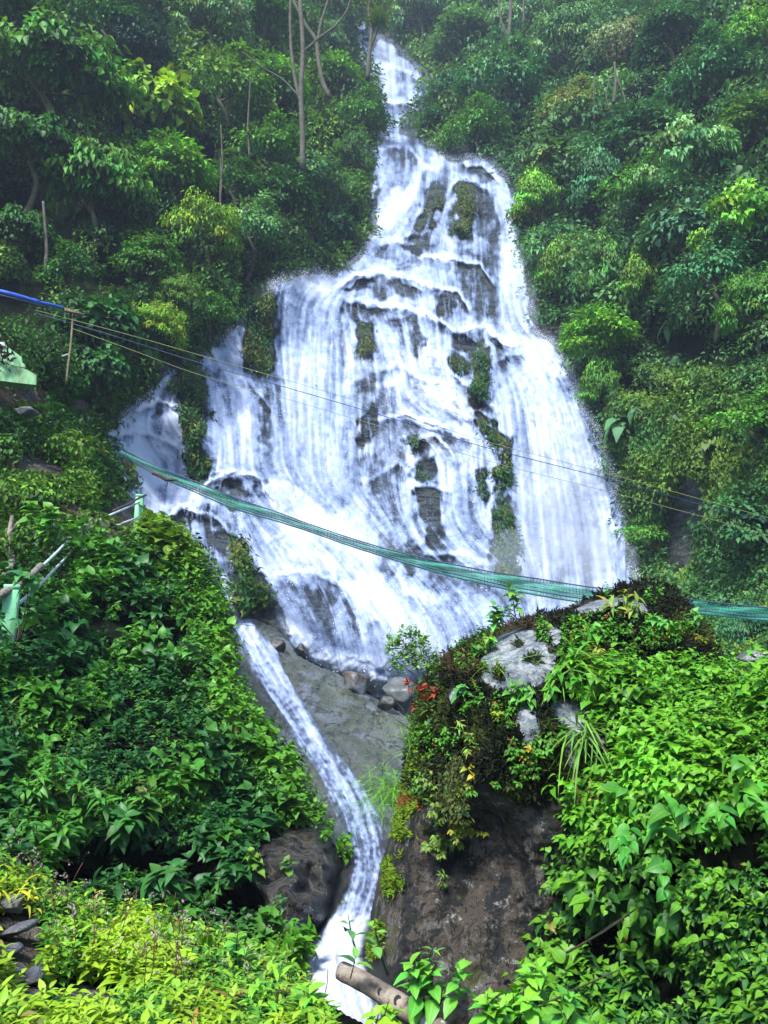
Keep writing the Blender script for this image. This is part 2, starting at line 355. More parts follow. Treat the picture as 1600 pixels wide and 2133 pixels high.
def drop_mat():
    m, t = newmat('spray_drops'); n = N(t); p1 = n.pr((.86, .90, .97), .3, .5); tl = n.n('BsdfTranslucent'); tl.inputs[0].default_value = (.86, .9, .97, 1)
    mx = n.n('MixShader'); mx.inputs[0].default_value = .4; n.L(p1, mx.inputs[1]); n.L(tl.outputs[0], mx.inputs[2]); n.out(mx.outputs[0]); return m
M['drop'] = drop_mat()

# ------------------------------------------------------------------ leaves
def leaf_tpl(kind):
    if kind == 'far':
        V = [(0, 0, 0), (.45, .27, .07), (1, 0, 0), (.45, -.27, .07)]; F = [(0, 2, 1), (0, 3, 2)]
        return np.array(V), np.array(F)
    if kind == 'tri':
        V = [(0, 0, 0), (.5, .2, .03), (1, 0, 0), (.5, -.2, .03)]; F = [(0, 2, 1), (0, 3, 2)]; return np.array(V), np.array(F)
    prof = {'ovate': [(0, 0), (.10, .17), (.30, .31), (.52, .30), (.75, .17), (.9, .06), (1, 0)],
            'heart': [(0, 0), (-.04, .26), (.18, .40), (.45, .37), (.72, .2), (.88, .07), (1, 0)],
            'lance': [(0, 0), (.12, .07), (.32, .13), (.55, .125), (.78, .07), (.92, .025), (1, 0)],
            'broad': [(0, 0), (.10, .13), (.30, .26), (.55, .28), (.78, .17), (.92, .06), (1, 0)],
            'blade': [(0, .012), (.15, .02), (.35, .024), (.55, .023), (.75, .017), (.9, .009), (1, 0)]}[kind]
    V = []; xs = [a for a, b in prof]; m = len(prof)
    for x in xs: V.append((max(x, 0), 0, 0))
    L = []; Rr = []
    for k in range(1, m-1):
        x, wd = prof[k]; wob = .012*math.sin(k*2.1)
        L.append(len(V)); V.append((x, wd, wd*.32+wob)); Rr.append(len(V)); V.append((x, -wd, wd*.32-wob))
    F4 = []; F3 = [(0, 1, L[0]), (0, Rr[0], 1), (m-2, m-1, L[-1]), (m-2, Rr[-1], m-1)]
    for k in range(m-3): F4 += [(k+1, k+2, L[k+1]), (k+1, L[k+1], L[k]), (k+1, Rr[k], Rr[k+1]), (k+1, Rr[k+1], k+2)]
    return np.array(V, float), np.array(F3+F4)
TPL = {k: leaf_tpl(k) for k in ('far', 'tri', 'ovate', 'heart', 'lance', 'broad', 'blade')}
def leaves(pos, d, nrm, size, col, kind='far', droop=.15, width=1.0):
    """arrays -> V, F, attributes. d: towards the tip, nrm: leaf's upper face"""
    T, F = TPL[kind]; n = len(pos); d = unit(d); side = unit(np.cross(nrm, d)); up = np.cross(d, side)
    size = np.broadcast_to(np.asarray(size, float), (n,)); dr = np.broadcast_to(np.asarray(droop, float), (n,)); wd = np.broadcast_to(np.asarray(width, float), (n,))
    x = T[:, 0][None]*np.ones((n, 1)); y = T[:, 1][None]*wd[:, None]; z = T[:, 2][None]-dr[:, None]*T[:, 0][None]**2; x = x*(1-.25*np.minimum(dr, 1.5)[:, None]*T[:, 0][None])
    V = pos[:, None]+size[:, None, None]*(x[..., None]*d[:, None]+y[..., None]*side[:, None]+z[..., None]*up[:, None])
    FF = F[None]+(np.arange(n)*len(T))[:, None, None]
    c = np.repeat(col, len(T), axis=0)
    mw = np.abs(T[:, 1]).max()+1e-6
    luv = np.tile(np.stack([np.clip(T[:, 0], 0, 1), np.abs(T[:, 1])/mw, T[:, 0]*0], -1), (n, 1))
    return V.reshape(-1, 3), FF.reshape(-1, 3), c, luv
class LB:
    """collects leaf batches (and stems) into one mesh"""
    def __init__(s): s.V = []; s.F = []; s.c = []; s.l = []; s.n = 0
    def add(s, *a, **k):
        V, F, c, l = leaves(*a, **k); s.V.append(V); s.F.append(F+s.n); s.c.append(c); s.l.append(l); s.n += len(V); return s
    def raw(s, V, F, col):
        F = np.asarray(F)
        if F.shape[1] == 4: F = np.vstack([F[:, [0, 1, 2]], F[:, [0, 2, 3]]])
        s.V.append(V); s.F.append(F+s.n); s.c.append(np.tile(col, (len(V), 1))); s.l.append(np.tile([0.5, .5, 0], (len(V), 1))); s.n += len(V); return s
    def mesh(s, name, mat=None, luv=True):
        at = {'col': np.vstack(s.c)}
        if luv: at['luv'] = np.vstack(s.l)
        return mesh_np(name, np.vstack(s.V), np.vstack(s.F), mat or M['leaf'], at)
def rnd(n, k=3): return rng.normal(size=(n, k))
def vary(base, n, v=.25, hue=.15, r=None):
    """per leaf colour: brightness and a green-yellow shift"""
    r = r or rng; b = np.exp(r.normal(size=(n, 1))*v); h = r.normal(size=(n, 1))*hue
    return np.clip(np.asarray(base)*b*np.hstack([1+h*1.6, 1+h*.25, 1-h]), .001, .9)

def sprigs(lb, pos, out, col, size, kind='ovate', nl=8, length=.3, droop=.35, lift=.35, tipcol=None, jit=.35, width=1.0, cv=.18):
    """leafy shoots: pairs of leaves along a short stem that points out and up"""
    n = len(pos); out = unit(out)
    size = np.broadcast_to(np.asarray(size, float), (n,)); L = np.broadcast_to(np.asarray(length, float), (n,))*(.7+.6*rng.random(n))
    sd_ = unit(out+lift*np.array([0, 0, 1.])+rnd(n)*jit*.6); size = size*np.exp(rng.normal(size=n)*(.22 if n > 20 else .06)); odd = rng.random(n) < .02
    ref = unit(np.cross(sd_, np.array([0, 0, 1.])+rnd(n)*.2)); up = np.cross(ref, sd_)
    for k in range(nl):
        t = (k//2+.6)/(nl/2+.2); a = (k % 2)*math.pi+(k//2)*1.35+.3
        az = a+rng.normal(size=n)*.25
        q = pos+sd_*(L*t)[:, None]-np.array([0, 0, 1.])*(L*t*t*.18)[:, None]
        lat = ref*np.cos(az)[:, None]+up*np.sin(az)[:, None]*.6
        d = unit(lat+sd_*(.25+.9*t)+np.array([0, 0, -.22])+rnd(n)*.15)
        nr = unit(np.array([0, 0, 1.])+out*.55+rnd(n)*.28)
        c = vary(1, n, cv, .10)*col if np.ndim(col) > 1 else vary(col, n, cv, .10)
        if n > 100: c = np.where((rng.random(n) < .005)[:, None], np.array([[.22, .19, .04]]), c)
        if tipcol is not None and k >= nl-2: c = c*.4+np.asarray(tipcol)*.6
        lb.add(q, d, nr, size*(1.15-.55*t)*(.8+.4*rng.random(n)), c, kind=kind, droop=droop*(.5+rng.random(n)), width=width)
def frond(lb, base, d0, L, col, npin=16, pin=.22, droop=.6, w=.8):
    """one fern frond: an arching rachis with narrow leaflets on both sides"""
    d0 = unit(np.asarray(d0, float)); t = np.linspace(.08, 1, npin)
    path = base+np.outer(t, d0)*L+np.outer(t*t, [0, 0, -1])*L*droop*.6; T = unit(np.gradient(path, axis=0)); side = unit(np.cross(T, [0, 0, 1.])); nr = np.cross(side, T)
    for s in (-1, 1):
        lb.add(path, unit(side*s+T*.35+rnd(npin)*.06), nr, L*pin*np.sin(np.pi*(t*.82+.14))**.8, vary(col, npin, .1, .05), kind='lance', droop=.2, width=w*1.5)
    V, F = tube(np.vstack([base, path]), np.linspace(.004, .001, npin+1)*L*2, 4); lb.raw(V, F, np.array([.06, .07, .02]))
def fern(lb, base, L, col, n=9, up=.7, az0=0, spread=2*math.pi, r=None, **k):
    r = r or rng
    for i in range(n):
        a = az0+spread*(i+.5*r.random())/n; frond(lb, np.asarray(base, float), (math.cos(a), math.sin(a), up*(.6+.8*r.random())), L*(.7+.5*r.random()), col, **k)
def blades(lb, base, L, col, n=60, up=1.0, spread=.8, bias=(0, 0, 0), droop=.8, width=1.0, r0=.03, v=.15):
    d = rnd(n)*spread; d[:, 2] = up*(.5+rng.random(n)); d += np.asarray(bias)
    d = unit(d); pos = np.asarray(base)+rnd(n)*r0; nr = unit(np.array([0, 0, 1.])+rnd(n)*.2-d*.3)
    lb.add(pos, d, nr, L*(.55+.6*rng.random(n)), vary(col, n, v, .1), kind='blade', droop=droop*(.5+rng.random(n)), width=width)

# ------------------------------------------------------------------ surfaces
UP = np.array([0, 0, 1.])
class Surf:
    def __init__(s, pts, amps=(), poly=None, rim=60, bulge=1.0, back=3.0, seed=0, extra=None):
        s.t = TPS(pts); s.amps = amps; s.poly = poly; s.rim = rim; s.bulge = bulge; s.back = back; s.seed = seed; s.extra = extra
    def Y(s, px, py):
        px = np.asarray(px, float); py = np.asarray(py, float); Y = s.t(px, py)
        if s.extra: Y = Y+s.extra(px, py, Y)
        if s.poly is not None:
            d, _, _ = near_edge(px, py, s.poly); ins = inpoly(px, py, s.poly)
            u = np.clip(np.where(ins, d, 0)/s.rim, 0, 1); Y = Y+s.bulge*(1-np.sqrt(1-(1-u)**2))
        p = P(px, py, Y)+s.seed*3.7; o = 0
        for a, f in s.amps: o = o+a*fbm(p*f, 4)
        return Y+o
    def pt(s, px, py, off=0.0): return P(px, py, s.Y(px, py)-off)
    def nrm(s, px, py, h=10.):
        a = s.pt(px-h, py); b = s.pt(px+h, py); c = s.pt(px, py-h); d = s.pt(px, py+h)
        n = unit(np.cross(b-a, c-d)); flip = (n*(P(px, py, 1.)-EYE)).sum(-1) > 0; n[flip] *= -1; return n
def grid_faces(h, w, keep=None):
    i = np.arange(h*w).reshape(h, w); F = np.stack([i[:-1, :-1], i[1:, :-1], i[1:, 1:], i[:-1, 1:]], -1).reshape(-1, 4)
    if keep is not None: F = F[keep[F].all(1)] if keep.ndim == 1 else F
    return F
def compact(V, F, attrs):
    u, inv = np.unique(F, return_inverse=True); return V[u], inv.reshape(F.shape), {k: v[u] for k, v in attrs.items()}
def poly_relief(name, S, step, mat, wfun, margin=40):
    """a solid relief inside S.poly whose rim turns away and runs back from the viewer"""
    xs = [p[0] for p in S.poly]; ys = [p[1] for p in S.poly]
    gx, gy = np.meshgrid(np.arange(min(xs)-margin, max(xs)+margin+step, step), np.arange(min(ys)-margin, max(ys)+margin+step, step))
    ins = inpoly(gx, gy, S.poly); d, bx, by = near_edge(gx, gy, S.poly)
    qx = np.where(ins, gx, bx); qy = np.where(ins, gy, by)
    Y = S.Y(qx, qy); Y = np.where(ins, Y, Y+(d/margin)**1.0*S.back)
    V = P(qx, qy, Y); V = np.where(ins[..., None], V, V+ (-UP)*(d/margin*S.back*.25)[..., None])
    keep = (ins | (d <= margin)).ravel(); F = grid_faces(*gx.shape, keep=keep)
    V, F, at = compact(V.reshape(-1, 3), F, {'w': np.stack(wfun(qx, qy), -1).reshape(-1, 3)})
    return mesh_np(name, V, F, mat, at, smooth=True)
def sample(n, box, maskf):
    x0, y0, x1, y1 = box; px = rng.uniform(x0, x1, n); py = rng.uniform(y0, y1, n); m = maskf(px, py); m = m > rng.random(n) if m.dtype != bool else m
    return px[m], py[m]

# ------------------------------------------------------------------ the water's outline and thickness
MAIN = [(790, 72), (830, 98), (862, 128), (882, 158), (880, 195), (872, 222), (846, 250), (836, 272), (872, 288), (905, 308), (940, 334), (985, 322), (1022, 333), (1052, 370), (1076, 418), (1074, 480), (1088, 530),
        (1102, 600), (1108, 690), (1150, 714), (1180, 762), (1207, 830), (1242, 900), (1268, 955), (1282, 1020), (1298, 1090), (1313, 1150), (1324, 1215), (1340, 1330), (1200, 1400), (1000, 1480), (860, 1500), (800, 1465), (740, 1420), (690, 1400), (640, 1375), (603, 1335),
        (590, 1290), (575, 1240), (548, 1205), (505, 1180), (478, 1200), (496, 1290), (470, 1265), (440, 1180), (385, 1122), (300, 1085), (258, 1020), (240, 955), (212, 905), (276, 852), (322, 812), (345, 765), (372, 768), (368, 830), (400, 900), (430, 900), (425, 830), (412, 742),
        (440, 715), (500, 680), (520, 652), (550, 612), (572, 590), (600, 580), (650, 566), (700, 572), (735, 548), (765, 512), (785, 478), (770, 400), (776, 320), (794, 290), (802, 272), (795, 225), (782, 170), (776, 110)]
TOPS = [(734, 22), (756, 34), (774, 66), (784, 130), (790, 178), (766, 150), (746, 90), (736, 60)]
# bare or thinly covered rock: cx, cy, rx, ry, angle, how bare, mossiness
BARE = [(968, 440, 30, 72, 2, .95, .9), (895, 432, 24, 62, 22, .8, .6), (1012, 460, 22, 75, -5, .55, .2), (870, 510, 26, 26, 10, .8, .3), (990, 590, 46, 85, 3, .62, .6), (985, 345, 34, 14, 0, .35, .0), (1010, 362, 26, 10, 20, .5, 0),
        (780, 410, 12, 40, 0, .65, .5), (845, 330, 38, 32, 0, .25, 0), (838, 400, 34, 44, 0, .22, 0), (838, 610, 72, 24, 6, .62, .5), (748, 600, 28, 13, 0, .5, .3), (800, 530, 32, 16, 0, .35, .2), (860, 545, 28, 20, 0, .4, .2), (932, 640, 20, 38, 0, .7, .3), (820, 660, 66, 18, 10, .4, .0),
        (762, 702, 26, 44, -14, .78, .7), (735, 655, 26, 16, 30, .55, 0), (852, 690, 34, 30, 20, .45, .0), (874, 700, 12, 26, 0, .7, .4), (857, 730, 12, 24, 0, .7, .3), (752, 805, 34, 26, -35, .34, .1), (768, 888, 16, 46, 12, .74, .2), (780, 960, 26, 16, 30, .3, .1),
        (972, 712, 32, 14, 15, .85, .1), (958, 760, 22, 38, -25, .8, .9), (1003, 775, 25, 78, -8, .98, 1.0), (1045, 740, 18, 32, -10, .5, .4), (1022, 885, 34, 20, 22, .92, .6), (1045, 925, 22, 38, -20, .93, .7), (1052, 990, 20, 50, -3, .93, 1.0), (1005, 1010, 16, 34, 0, .75, .9), (1050, 1110, 34, 95, -4, .85, .8), (1062, 1160, 26, 52, 0, .9, 1.0),
        (888, 972, 34, 32, 25, .72, .6), (893, 1050, 32, 50, -8, .74, .4), (905, 1110, 26, 40, 10, .6, .4), (862, 925, 24, 16, 0, .55, .9), (920, 900, 24, 30, 0, .4, .2), (1000, 840, 22, 18, 20, .5, .3), (800, 850, 22, 34, 0, .38, .1), (830, 980, 20, 50, 0, .35, .1), (800, 1040, 28, 60, 0, .3, 0),
        (540, 692, 37, 98, 4, 1.25, 1.0), (560, 612, 20, 20, 0, 1.0, .8), (510, 745, 14, 40, 0, .8, .1), (400, 880, 30, 100, -3, 1.35, 1.0), (395, 780, 24, 50, 5, 1.3, 1.0), (412, 965, 26, 36, 0, 1.2, .8), (362, 805, 17, 26, 20, .9, .9), (330, 872, 12, 42, 0, .55, .6), (475, 820, 12, 60, 0, .38, .2), (556, 880, 14, 90, -3, .38, .2), (590, 850, 10, 60, -5, .3, .1),
        (490, 1010, 42, 26, 8, .5, .2), (475, 1045, 24, 22, 0, .75, .3), (540, 1015, 12, 26, -10, .6, 0), (268, 975, 18, 38, -12, .95, .9), (245, 955, 7, 22, 0, .8, .9), (278, 905, 20, 20, 40, .45, .1), (330, 1030, 20, 30, 10, .4, .3), (415, 960, 30, 12, 0, .8, .4), (375, 1080, 32, 26, -20, .8, .2), (425, 1070, 16, 20, 0, .6, .5), (520, 1235, 42, 36, 20, 1.3, 1.0), (400, 1130, 26, 26, 0, .5, .3), (455, 1110, 30, 30, 10, .4, .2),
        (505, 1150, 16, 46, 4, .92, 1.0), (487, 1150, 8, 44, 4, .8, .8), (460, 1150, 16, 40, 0, .6, .3), (530, 1180, 16, 28, 0, .5, .2), (580, 1130, 14, 20, -25, .4, 0), (655, 1250, 40, 75, -28, .30, .1), (700, 1310, 46, 60, -28, .30, .05), (660, 1210, 50, 20, 20, .25, 0), (690, 1050, 30, 12, 25, .3, 0), (740, 1120, 20, 40, -20, .25, 0), (810, 1160, 18, 60, 0, .45, .1), (840, 1180, 18, 40, 0, .6, .3), (770, 1010, 18, 70, 0, .35, 0), (930, 1200, 40, 50, -30, .35, .1), (900, 1150, 60, 18, 10, .5, .2), (1000, 1230, 60, 24, 20, .25, 0),
        (1228, 1060, 28, 44, 0, .30, .2), (1150, 1210, 60, 40, 0, .25, 0), (800, 1400, 30, 16, 0, .3, 0), (450, 790, 10, 24, 0, .4, .3)]
# the whitest, thickest water
THICK = [(1180, 940, 60, 190, -18, .55), (1120, 1110, 60, 120, -8, .45), (470, 900, 50, 110, 5, .35), (310, 900, 90, 80, 0, .7), (300, 1000, 70, 60, 0, .6), (350, 1060, 60, 30, 0, .5), (480, 770, 60, 40, 30, .3), (220, 905, 30, 20, 0, .4), (250, 870, 40, 14, -35, .4), (795, 150, 26, 70, -8, .5), (815, 215, 30, 10, 0, .4), (850, 400, 120, 15, -50, .9), (790, 470, 60, 14, -38, .8), (735, 575, 60, 16, -15, .7), (650, 600, 70, 22, 12, .9), (700, 640, 30, 30, 35, .6), (870, 590, 80, 7, 18, .6), (840, 550, 60, 5, 0, .4), (905, 555, 30, 26, 0, .4), (920, 535, 55, 5, 5, .6), (895, 600, 16, 40, 0, .5),
        (1075, 560, 22, 150, -4, .45), (1085, 715, 60, 20, 25, 1.0), (1130, 760, 50, 40, 40, .7), (905, 725, 18, 30, -15, .9), (880, 610, 10, 90, 0, .3), (925, 820, 34, 18, 20, .8), (905, 880, 80, 10, 20, .9), (925, 950, 14, 90, -5, .5), (825, 790, 30, 20, 0, .6), (830, 870, 20, 14, 0, .5), (820, 650, 60, 5, 12, .5), (808, 690, 14, 60, -15, .4), (640, 760, 60, 120, 0, .35), (640, 950, 60, 100, 0, .35),
        (510, 880, 22, 60, 5, .9), (480, 790, 60, 14, 35, .7), (455, 740, 34, 14, -20, .6), (345, 800, 12, 26, 15, .7), (300, 850, 34, 8, -30, .6), (330, 920, 50, 9, 18, .5), (600, 1040, 70, 26, 30, 1.0), (680, 1090, 90, 42, 28, 1.2), (620, 1120, 60, 60, 20, 1.0), (740, 1150, 60, 40, 35, .8), (600, 1190, 70, 24, 25, .9), (700, 1180, 60, 16, 30, .9), (780, 1240, 60, 40, 45, 1.1), (840, 1310, 50, 60, 50, .7), (860, 1220, 60, 14, 35, .8), (620, 1310, 30, 50, -35, 1.1), (660, 1370, 40, 14, 30, .8), (760, 1370, 60, 14, 10, .8), (700, 1385, 90, 22, 20, .8), (800, 1420, 70, 34, 0, .8), (860, 1470, 50, 30, 0, .6), (395, 1045, 70, 7, -42, .9), (490, 995, 60, 6, 6, .6), (360, 1110, 50, 7, 35, .8), (290, 1060, 10, 26, -25, .5),
        (1180, 1000, 50, 150, -18, .3), (1100, 1090, 40, 60, -10, .3), (980, 1180, 60, 20, 28, .6), (465, 1220, 16, 50, -15, .7), (1250, 1100, 20, 80, -15, .3)]
FLOW = [(850, 400, 70, -1, 1.05), (780, 475, 60, -1, .8), (720, 580, 60, -1, .55), (840, 570, 60, .35, 1), (930, 420, 60, -.15, 1), (1060, 420, 60, .25, 1), (1085, 560, 60, .12, 1), (1130, 730, 60, .8, .7), (1180, 850, 70, .42, 1), (1250, 1000, 70, .28, 1), (1290, 1150, 70, .15, 1), (1100, 900, 60, .1, 1), (760, 650, 50, .6, .8), (800, 720, 50, .3, 1), (900, 640, 50, .1, 1),
        (905, 870, 50, .9, .45), (450, 730, 50, .4, .6), (520, 760, 50, .6, .8), (560, 850, 50, .15, 1), (300, 850, 50, -.6, .8), (240, 900, 40, -.3, .7), (330, 920, 50, .9, .45), (330, 1000, 60, .1, 1), (395, 1045, 50, -.9, .8), (450, 1100, 50, .3, 1), (600, 1060, 60, .8, .5), (700, 1100, 70, .85, .55), (760, 1180, 70, .7, .75), (600, 1200, 50, .6, .8), (680, 1260, 60, .35, 1), (740, 1340, 50, .2, 1), (610, 1310, 50, .75, .8), (830, 1280, 70, .6, 1), (900, 1200, 60, .8, .6), (1000, 1190, 60, .8, .5),
        (370, 1110, 40, .9, .55), (465, 1230, 30, .35, 1), (700, 900, 90, 0, 1), (640, 750, 90, -.05, 1), (880, 330, 50, .6, .8), (830, 340, 50, -.1, 1), (820, 180, 60, .1, 1), (960, 380, 60, 0, 1), (660, 590, 40, -.5, .5)]
def blob(px, py, e, soft=.35, warp=True):
    if warp:
        px = px+n2(px, py, .035, 5, 3)*26; py = py+n2(px, py, .03, 9, 3)*30
    return 1-ss(1-soft, 1+soft, ell(px, py, e))
def water_density(px, py):
    jx = px+n2(px, py, .05, 1, 4)*12; jy = py+n2(px, py, .05, 2, 4)*12
    ins = inpoly(jx, jy, MAIN); d, _, _ = near_edge(jx, jy, MAIN); e = np.where(ins, ss(-3, 10, d), ss(20, 0, d)*.36)
    ins2 = inpoly(jx, jy, TOPS); e = np.maximum(e, ins2*1.)
    D = .66+.22*n2(px*1.6, py*.5, .02, 3, 4)
    wx = px+n2(px, py, .035, 5, 3)*24+n2(px, py*.35, .13, 15, 2)*13; wy = py+n2(px, py, .03, 9, 3)*30
    up = np.zeros_like(px)
    for b in THICK: up = np.maximum(up, b[5]*(1-ss(.25, 1.5, ell(wx, wy, b))))
    dn = np.zeros_like(px)
    for b in BARE: dn = np.maximum(dn, b[5]*(1-ss(.62, 1.22, ell(wx, wy, b))))
    lb_, ld_ = ledge_water(px, py)
    D = D+up*.42-dn*.49*(1-.5*np.clip(up, 0, 1))-dn*dn*.2+lb_*.5-ld_*.42
    return np.where(e > 0, D, 0)*1.0, e
LEDGE = [([(698, 600), (740, 574), (790, 563), (850, 576), (900, 593), (950, 600), (978, 640)], 46, .8), ([(715, 622), (770, 629), (850, 638), (920, 666), (962, 700)], 60, .65), ([(878, 533), (930, 537), (1000, 546), (1026, 590)], 44, .8), ([(788, 503), (830, 497), (872, 512)], 40, .6),
         ([(932, 402), (948, 376), (985, 370), (1018, 396)], 40, .5), ([(948, 690), (1010, 678), (1064, 722)], 36, .7), ([(778, 872), (850, 864), (920, 886), (985, 918)], 60, .6), ([(862, 918), (905, 903), (952, 955)], 60, .7), ([(850, 1012), (890, 1008), (940, 1022)], 60, .6),
         ([(428, 1003), (480, 984), (540, 994), (566, 1040)], 64, .75), ([(276, 858), (330, 834), (378, 852)], 60, .7), ([(214, 908), (280, 898), (340, 914), (398, 950)], 44, .5), ([(336, 1086), (380, 1052), (440, 1070), (474, 1100)], 60, .75), ([(575, 1196), (650, 1186), (730, 1226), (800, 1300)], 150, .42), ([(560, 1125), (640, 1100), (700, 1130), (760, 1160)], 30, .3),
         ([(408, 748), (450, 756), (520, 790), (566, 850)], 70, .35), ([(870, 1150), (960, 1150), (1040, 1180), (1090, 1215)], 50, .45), ([(798, 296), (850, 302), (886, 345)], 90, .45), ([(784, 214), (840, 208), (872, 226)], 50, .6), ([(800, 138), (850, 146), (878, 170)], 50, .45), ([(570, 604), (640, 590), (705, 612)], 40, .2), ([(1040, 742), (1100, 730), (1170, 790)], 50, .35),
         ([(780, 770), (830, 756), (880, 786), (930, 800)], 50, .45), ([(940, 770), (1000, 830), (1040, 850)], 40, .5), ([(960, 340), (1000, 338), (1040, 372)], 34, .6), ([(430, 1100), (470, 1100), (520, 1130)], 60, .6), ([(770, 1000), (830, 960), (860, 990)], 60, .3), ([(930, 850), (990, 870), (1050, 900)], 40, .5)]
def ledge_water(px, py):
    br = np.zeros_like(px); dk = np.zeros_like(px); yy = py+n2(px, py, .06, 6, 3)*9
    for pts, dep, k in LEDGE:
        xs_ = [p[0] for p in pts]; ys_ = [p[1] for p in pts]; dy = yy-np.interp(px, xs_, ys_); end = ss(xs_[0]-12, xs_[0]+14, px)*ss(xs_[-1]+12, xs_[-1]-14, px)
        br = np.maximum(br, np.exp(-(dy/6.)**2)*end*k); dp = dep*(.7+.5*n2(px, px*0, .03, 4, 2)); dk = np.maximum(dk, ss(3, 9, dy)*(1-ss(.25, 1., dy/dp))*end*k)
    return br, dk
def mossness(px, py):
    wx = px+n2(px, py, .035, 5, 3)*24+n2(px, py*.35, .13, 15, 2)*13; wy = py+n2(px, py, .03, 9, 3)*30; m = np.zeros_like(px)
    for b in BARE: m = np.maximum(m, b[6]*min(b[5], 1)*(1-ss(.6, 1.15, ell(wx, wy, b))))
    return m
def flow(px, py):
    sw = np.full(np.shape(px), .25); vx = np.zeros_like(sw); vy = sw.copy()
    for x, y, s, a, b in FLOW:
        g = np.exp(-((px-x)**2+(py-y)**2)/(2*(s*.8)**2))*1.6; l = math.hypot(a, b); vx += g*a/l; vy += g*b/l
    l = np.hypot(vx, vy)+1e-9; return vx/l, vy/l
def lic(vx, vy, src, L, step):
    h, w = src.shape; out = src.copy(); cnt = 1
    gy, gx = np.mgrid[0:h, 0:w].astype(np.float32)
    for sgn in (1, -1):
        x = gx.copy(); y = gy.copy()
        for k in range(L):
            ix = np.clip(x, 0, w-1).astype(int); iy = np.clip(y, 0, h-1).astype(int)
            x = x+sgn*vx[iy, ix]*step; y = y+sgn*vy[iy, ix]*step
            out = out+src[np.clip(y, 0, h-1).astype(int), np.clip(x, 0, w-1).astype(int)]; cnt += 1
    out = out/cnt; return (out-out.mean())/out.std()
def blur(a, k):
    for _ in range(k):
        a = (np.roll(a, 1, 0)+np.roll(a, -1, 0)+np.roll(a, 1, 1)+np.roll(a, -1, 1)+2*a)/6
    return (a-a.mean())/a.std()

# ------------------------------------------------------------------ SETTING: the hill with the cliff (one sheet)
HP = [(-650, -550, 45), (-650, 200, 24), (-650, 700, 14), (-650, 1300, 10), (0, -500, 60), (0, 0, 35), (300, 0, 44), (600, 0, 58), (760, 0, 80), (900, -500, 120), (900, 0, 80), (1200, 0, 62), (1600, 0, 44), (1600, -500, 75), (2250, -500, 55), (2250, 300, 26), (2250, 1000, 15), (2250, 1500, 12),
      (0, 300, 30), (300, 300, 36), (600, 250, 47), (730, 300, 50), (720, 470, 45), (0, 560, 25), (300, 600, 29), (480, 640, 33), (200, 800, 24), (0, 800, 17.5), (0, 1000, 16), (200, 1000, 18.5), (100, 1150, 14.5), (260, 1090, 18), (0, 1300, 11),
      (790, 80, 76), (830, 200, 66), (815, 280, 56), (850, 300, 53), (780, 450, 46), (985, 330, 48), (1060, 480, 44), (900, 600, 40), (1095, 695, 38), (1000, 800, 35), (600, 590, 36), (540, 700, 34.5), (440, 720, 32), (350, 780, 28.5), (400, 900, 28), (640, 980, 31), (500, 1000, 27.5), (240, 910, 25.5), (300, 1050, 24), (420, 1130, 23), (900, 1000, 32.5), (560, 1200, 24), (640, 1360, 21.5), (800, 1420, 21.5), (1000, 1400, 23), (800, 1200, 27), (1050, 1100, 31), (1250, 1000, 33), (1320, 1220, 30),
      (1250, 550, 38), (1200, 250, 48), (1600, 300, 34), (1450, 600, 30), (1600, 700, 25), (1250, 820, 33), (1420, 1000, 28), (1600, 1000, 23), (1440, 1250, 26), (1600, 1300, 20), (1600, 1500, 14), (1300, 1500, 17), (900, 1560, 27), (600, 1560, 27), (700, 1480, 24), (300, 1400, 12)]
HOLLOW = [(70, 430, 150, 90, 0), (190, 575, 190, 60, 0), (40, 640, 130, 80, 0), (235, 175, 50, 60, 0), (420, 330, 60, 40, 0), (400, 440, 60, 50, 0), (690, 345, 26, 90, 0), (500, 580, 90, 34, -20), (120, 300, 50, 40, 0), (540, 150, 40, 40, 0),
          (1450, 715, 150, 60, 5), (1350, 235, 60, 60, 0), (1215, 455, 40, 50, 0), (1500, 555, 80, 34, 0), (1290, 790, 70, 30, 0), (1180, 620, 60, 40, 0), (1440, 140, 50, 60, 0), (1100, 280, 60, 40, 0), (1040, 100, 30, 60, 0), (1560, 360, 70, 34, 0), (1330, 500, 50, 34, 0), (1380, 810, 60, 24, 0)]
def hollow(px, py):
    m = np.zeros(np.shape(px))
    for b in HOLLOW: m = np.maximum(m, 1-ss(.45, 1.25, ell(px+n2(px, py, .015, 41)*40, py+n2(px, py, .015, 42)*40, b)))
    return m
def ledges(px, py, Y):
    p = P(px, py, Y); t = p[..., 2]+.22*p[..., 0]+1.6*fbm(p*.12, 3); e = water_edge(px, py)
    f = (t/3.1) % 1.0; g = (t/1.1) % 1.0
    return (e*(.45*(ss(.0, .25, f)*(1-f)*1.3-.5)+.16*(ss(0, .2, g)*(1-g)-.4)+1.1*fbm(p*np.array([.35, .35, .14]), 4)-1.0*mossness(px, py))+(1-e)*(2.6*(1-.7*(1-ss(.8, 1.4, ell(px, py, (1470, 1000, 200, 260, 0)))))*fbm(p*.16, 4)+2.6*hollow(px, py)*Y/35))
def water_edge(px, py):
    d, _, _ = near_edge(px, py, MAIN); return np.where(inpoly(px, py, MAIN), 1.0, ss(60, 0, d))
HILL = Surf(HP, amps=((.35, .9),), extra=ledges)
SOILP = [(60, 840, 150, 34, 8), (60, 985, 75, 40, 10), (190, 1090, 100, 40, 10), (255, 1060, 40, 22, 0), (270, 990, 20, 40, -20), (740, 600, 1, 1, 0), (60, 1220, 60, 30, 0)]
ROCKP = [(1425, 1090, 46, 120, 12), (785, 430, 14, 80, 0), (1440, 1180, 40, 60, 0), (560, 1250, 60, 50, 0), (1150, 690, 50, 16, 0)]
